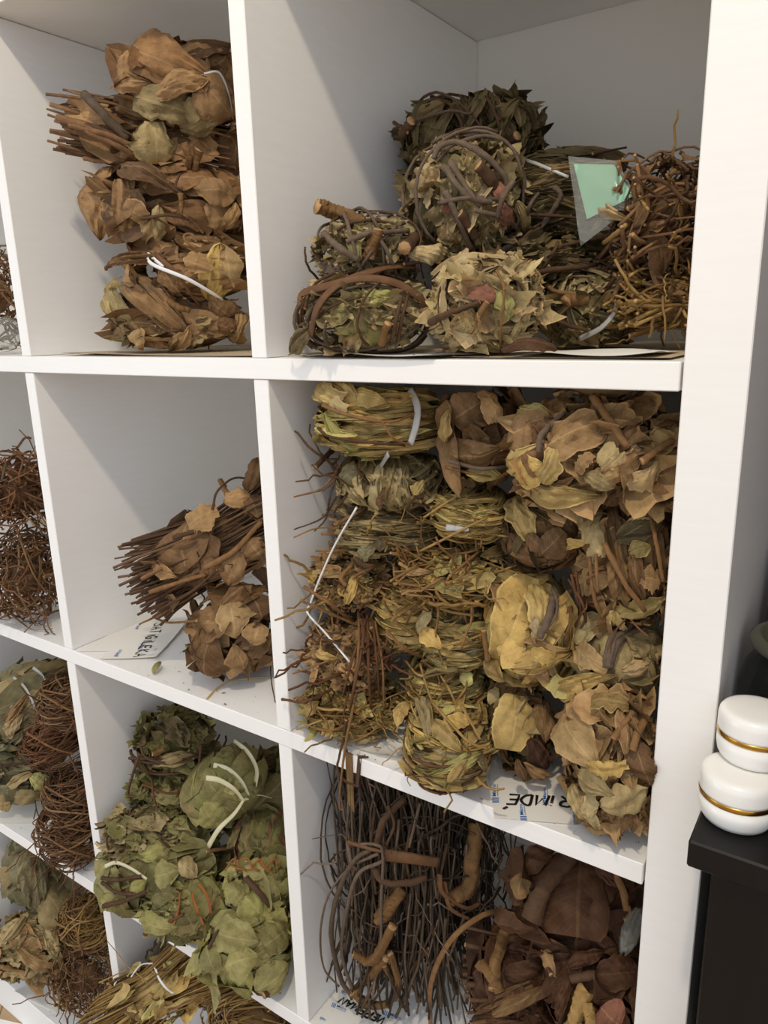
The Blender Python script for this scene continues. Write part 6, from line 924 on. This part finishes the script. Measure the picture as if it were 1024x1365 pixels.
# label on the half-empty shelf
lab = sheet('paper_label', 'white printed paper label on the half-empty shelf, handwriting running away from the room', 'label',
            [(-.6327,.001,-.3511),(-.5762,.0369,-.3511),(-.6263,.1306,-.3511),(-.6813,.0836,-.3511)], M['paper'], (0, .002, .006, 0))
zt = Z2 + .0029
handwriting('SATIGILEKA', (-.6606,.1045), (-.5998,.022), (-.6504,.1134), zt, .0010, lab)
for q in [[(-.6186,.0151),(-.6294,.031),(-.6235,.0132)],[(-.5836,.0384),(-.5942,.0552),(-.5874,.0368)],[(-.6287,.1039),(-.6405,.1198),(-.6335,.1019)],[(-.618,.1103),(-.6291,.1258),(-.6224,.1086)],[(-.6119,.0454),(-.6214,.0584),(-.6162,.0436)],[(-.6651,.0809),(-.6748,.0941),(-.6698,.0794)]]:
    logo(*q, zt, lab)
sheet('paper_liner', 'thin white paper sheet against the cell wall of the half-empty shelf', 'paper', [(-.6774,.0015,-.3527),(-.6023,.0491,-.3527),(-.6268,.1362,-.3527),(-.7011,.116,-.3527)], M['paper'], (0, 0, 0, 0))
# label under the vines
lab = sheet('paper_label', 'white printed paper label reading VEREMAN, under the dark vine bundle', 'label',
            [(-.3331,.001,-.7054),(-.2569,.0139,-.7054),(-.2526,.0732,-.7054),(-.3334,.0752,-.7054)], M['paper'])
zt = Z3 + .0017
handwriting('VEREMAN', (-.2653,.049), (-.3231,.0444), (-.2673,.0403), zt, .0012, lab)
for q in [[(-.3255,.0276),(-.3082,.0303),(-.3273,.033)],[(-.2712,.0508),(-.2515,.0539),(-.2725,.0563)],[(-.3229,.0689),(-.3157,.07),(-.325,.0736)],[(-.3266,.0088),(-.3198,.0099),(-.3278,.0123)],[(-.3266,.0471),(-.3203,.048),(-.3284,.0513)]]:
    logo(*q, zt, lab)
# second sheet on the packed shelf, front corner lifted
lab = sheet('paper_label', 'white printed sheet with a lifted corner, under the straw coil on the packed shelf', 'label',
            [(-.2872,.0096,-.3521),(-.219,.0094,-.3521),(-.2207,.0347,-.3521),(-.2899,.0406,-.3521)], M['paper'], (.001, .009, .004, 0))
logo(*[(-.2749,.0029),(-.2646,.0048),(-.2759,.0059)], Z2 + .0042, lab)
sheet('paper_liner', 'brownish paper liner lying under the leaf balls in the top cubby by the end panel', 'paper', [(-.325, .02, .0008), (-.01, .012, .0008), (-.01, .30, .0008), (-.325, .30, .0008)], M['card'], (.002, 0, 0, 0), .001)
sheet('paper_liner', 'white paper scrap with its edge over the shelf front, below the pale layered leaf ball', 'paper', [(-.262, -.006, .002), (-.17, -.004, .002), (-.15, .06, .002), (-.25, .07, .002)], M['paper'], (.004, .001, 0, 0), .001)
sheet('paper_liner', 'white crumpled paper edge under the olive ball with the cut stub', 'paper', [(-.12, .015, .0025), (-.02, .012, .0025), (-.02, .08, .0025), (-.12, .09, .0025)], M['paper'], (.0, .0, 0, 0), .003)
sheet('paper_liner', 'brown paper liner under the stack of big brown leaf bundles', 'paper', [(-.66, .02, .0008), (-.36, .012, .0008), (-.36, .3, .0008), (-.66, .3, .0008)], M['card'], (.002, 0, 0, 0), .0008)
sheet('paper_label', 'blank white paper sheet on the bottom shelf beside the dark root tangle', 'label', [(-1.0011,-.0028,-1.0587),(-.8346,.0266,-1.0587),(-.853,.0823,-1.0587),(-.991,.0458,-1.0587)], M['paper'], (.004, 0, 0, .002))
sheet('paper_label', 'white paper sheet under the loose sage leaves', 'label', [(-.9602,-.007,-.7054),(-.8885,.0382,-.7054),(-.9448,.0905,-.7054),(-1.0167,.0362,-.7054)], M['paper'])
sheet('paper_label', 'white paper sheet under the wiry root tangles of the middle row', 'label', [(-.8929,.0026,-.3521),(-.8364,.0238,-.3521),(-.898,.0715,-.3521),(-.9577,.0541,-.3521)], M['paper'])
o = sheet('paper_sheet', 'white sheet lying on the parquet floor in front of the shelving unit', 'paper', [(-1.0877,-.0323,-1.1287),(-.9875,.0053,-1.1287),(-.9324,-.0407,-1.1287),(-1.0314,-.0744,-1.1287)], M['paper'])

# clear bag holding a slip of mint paper
bag = empty('plastic_bag', 'small clear bag holding mint-green paper, propped on the leaf rolls', 'bag', (-.0901,.11,.0796))
bo = -np.array(bag.location)
B4 = np.array([(-.1235,.125,.1476),(-.0839,.12,.1385),(-.0629,.11,.1073),(-.1034,.105,.0792)])
for k, nm in ((-1, 'bag_film'), (1, 'bag_film')):
    mb = MB()
    n = 14
    u = np.linspace(0, 1, n)[:, None]
    v = np.linspace(0, 1, n)[None, :]
    V = sum(c[..., None] * p for c, p in zip(((1 - u) * (1 - v), u * (1 - v), u * v, (1 - u) * v), B4))
    rg = np.random.RandomState(5)
    V[..., 1] += k * (.004 * 16 * u * (1 - u) * v * (1 - v)) + .0012 * crease(u, v, rg, 3.)
    mb.grid(V)
    mb.xform(np.eye(3), bo).build(nm, M['bag'], bag)
G4 = np.array([(-.1173,.1235,.1407),(-.0857,.119,.136),(-.0666,.111,.1109),(-.101,.109,.0985)])
mb = MB()
V = sum(c[..., None] * p for c, p in zip(((1 - u) * (1 - v), u * (1 - v), u * v, (1 - u) * v), G4))
V[..., 1] += .003 * np.abs(u - v) - .002
mb.grid(V)
mb.xform(np.eye(3), bo).build('mint_paper_slip', M['greenpaper'], bag)

# crumpled clear bags
def crumple(name, label, c, sz, seed):
    rg = np.random.RandomState(seed)
    mb = MB()
    u = np.linspace(0, 1, 24)[:, None]
    v = np.linspace(0, 1, 24)[None, :]
    th, ph = u * np.pi, v * 2 * np.pi
    n = np.stack([np.sin(th) * np.cos(ph), np.sin(th) * np.sin(ph), np.cos(th) + 0 * ph], -1)
    r = 1 + .3 * crease(n[..., 0] * 1.5, n[..., 2] * 1.5, rg, 2.2) + .2 * crease(n[..., 1], n[..., 2] * 2, rg, 3)
    mb.grid(n * r[..., None] * np.array(sz))
    o = mb.build(name, M['bag'], None, c)
    return tag(o, label, 'bag')
crumple('plastic_bag', 'crumpled clear bag beneath the top-row root tangle at the frame edge', (-.7863,.03,.026), (.022, .018, .016), 4)
crumple('plastic_bag', 'bluish clear bag scrap tucked behind the russet leaf ball by the end panel', (-.0178,.05,-.4597), (.006, .02, .012), 9)

# loose bits
def loose(e, label, cat, seed):
    pts = np.array(e[2] if e[0] == 's' else (e[2], e[3]))
    c = pts.mean(0)
    o = extra(e, np.random.RandomState(seed), None, -c)
    o.location = tuple(c)
    return tag(o, label, cat)
def on2(*a):
    return a
for k, (e, label, cat) in enumerate([(('l','fallen_leaf',(-.125,.014,.006),(-.0873,.02,.0087),.012,(0,-.6,.8),'russet',.1,.3,.05,'o',0,None),'brown fallen leaf lying in front of the pale layered leaf ball','leaf'),(('l','fallen_leaf',(-.5444,.0088,-.3503),(-.5553,.0284,-.3473),.009,(0,-.3,1),'lime',.25,.5,.05,'o',0,None),'small greenish leaf alone at the edge of the half-empty shelf','leaf'),(('l','fallen_leaf',(-.0158,.033,-.3503),(-.0102,.0499,-.3483),.008,(0,-.3,1),'tan',.2,.3,.3,'o',0,None),'tan leaf scrap on the packed shelf at the end panel','leaf'),(('l','fallen_leaf',(-.2645,.0119,-.3493),(-.2465,.0348,-.3483),.011,(0,-.3,1),'olive',.15,.3,.2,'o',0,None),'narrow olive leaf on the white sheet of the packed shelf','leaf'),(('s','straw',[(-.4517,.0018,-.3518),(-.4603,.0272,-.3518),(-.4554,.0483,-.3518),(-.4295,.0723,-.3518)],.9,.7,'yellow',1,None),'single yellow straw on the half-empty shelf below the big-leaved bundle','straw'),(('s','twig',[(-.4503,.0986,-.3433),(-.4194,.0661,-.3493),(-.3845,.0337,-.3513)],.7,.6,'vine',1,None),'thin dark twig at the foot of the divider on the half-empty shelf','twig')]):
    loose(e, label, cat, k)

# crumbs of leaf on the shelves
rg = np.random.RandomState(77)
mb = MB()
for k in range(420):
    row = rg.choice([0, 1, 1, 1, 2, 2, 3])
    colx = rg.choice([1, 1, 1, 2, 2, 3])
    x = -(colx - 1) * (W + T) - rg.uniform(.01, W - .01)
    y = .004 + .2 * rg.rand() ** 2
    z = -row * (S + H) + .0009
    if row == 0 and colx < 3:
        z += .0012
    a, b = .0004 + .0026 * rg.rand() ** 3, rg.uniform(.0003, .0009)
    th = rg.rand() * 6.28
    cx, sx = math.cos(th), math.sin(th)
    mb.add([(x + a * cx, y + a * sx, z), (x - b * sx, y + b * cx, z + .0006), (x - a * cx, y - a * sx, z), (x + b * sx, y - b * cx, z + .0004)], [(0, 1, 2, 3)])
cr = mb.build('leaf_crumbs', M['umber'], None)
cr['kind'] = 'stuff'
cr['label'] = 'dark leaf crumbs scattered over the shelves'

# ------------------------------------------------------------------ light, sky, camera
def lamp(name, kind, loc, energy, color, **kw):
    l = bpy.data.lights.new(name, kind)
    l.energy = energy
    l.color = color
    for k, v in kw.items():
        setattr(l, k, v)
    o = bpy.data.objects.new(name, l)
    COL.objects.link(o)
    o.location = loc
    return o
lamp('ceiling_spot', 'POINT', (.11, -.69, 1.14), 35, (1, .86, .65), shadow_soft_size=.035)
wl = lamp('window_light', 'AREA', (-2.3, -1.7, -.2), 15, (.80, .90, 1), shape='RECTANGLE', size=1.2, size_y=1.6)
wl.rotation_euler = (Vector((-.6, .2, -.5)) - wl.location).to_track_quat('-Z', 'Y').to_euler()
wd = bpy.data.worlds.new('room_light')
SC.world = wd
wd.use_nodes = True
wn = wd.node_tree
tcw = N(wn, 'ShaderNodeTexCoord')
acc = None
for ax_, c_ in (((.8, -.6, 0), (.57, .66, .86)), ((0, -.4, .9), (.80, .80, .80)), ((0, -.4, -.9), (1.08, .95, .76))):   # daylight side, pale ceiling, floor bounce
    dp = wn.nodes.new('ShaderNodeVectorMath')
    dp.operation = 'DOT_PRODUCT'
    wn.links.new(tcw.outputs['Generated'], dp.inputs[0])
    dp.inputs[1].default_value = ax_
    lobe = mixrgb(wn, 'MIX', math_node(wn, 'MAXIMUM', dp.outputs['Value'], 0.0), (0, 0, 0, 1), (*c_, 1))
    acc = lobe if acc is None else mixrgb(wn, 'ADD', 1.0, acc, lobe)
wn.links.new(acc, wn.nodes['Background'].inputs[0])
wn.nodes['Background'].inputs[1].default_value = 1.03

cd = bpy.data.cameras.new('camera')
cd.sensor_fit = 'AUTO'
cd.sensor_width = 36
cd.lens = 25.875
cd.clip_start = .01
cam = bpy.data.objects.new('camera', cd)
COL.objects.link(cam)
cam.location = (.1029,-.46875,.02763)
cam.rotation_euler = (1.31742,.02507,.59437)
SC.camera = cam
vs = SC.view_settings
vs.view_transform = 'Standard'
vs.look = 'None'
vs.exposure = 0
vs.gamma = 1
vs.use_curve_mapping = False
SC.cycles.max_bounces = 10
SC.cycles.diffuse_bounces = 5
SC.cycles.transparent_max_bounces = 12
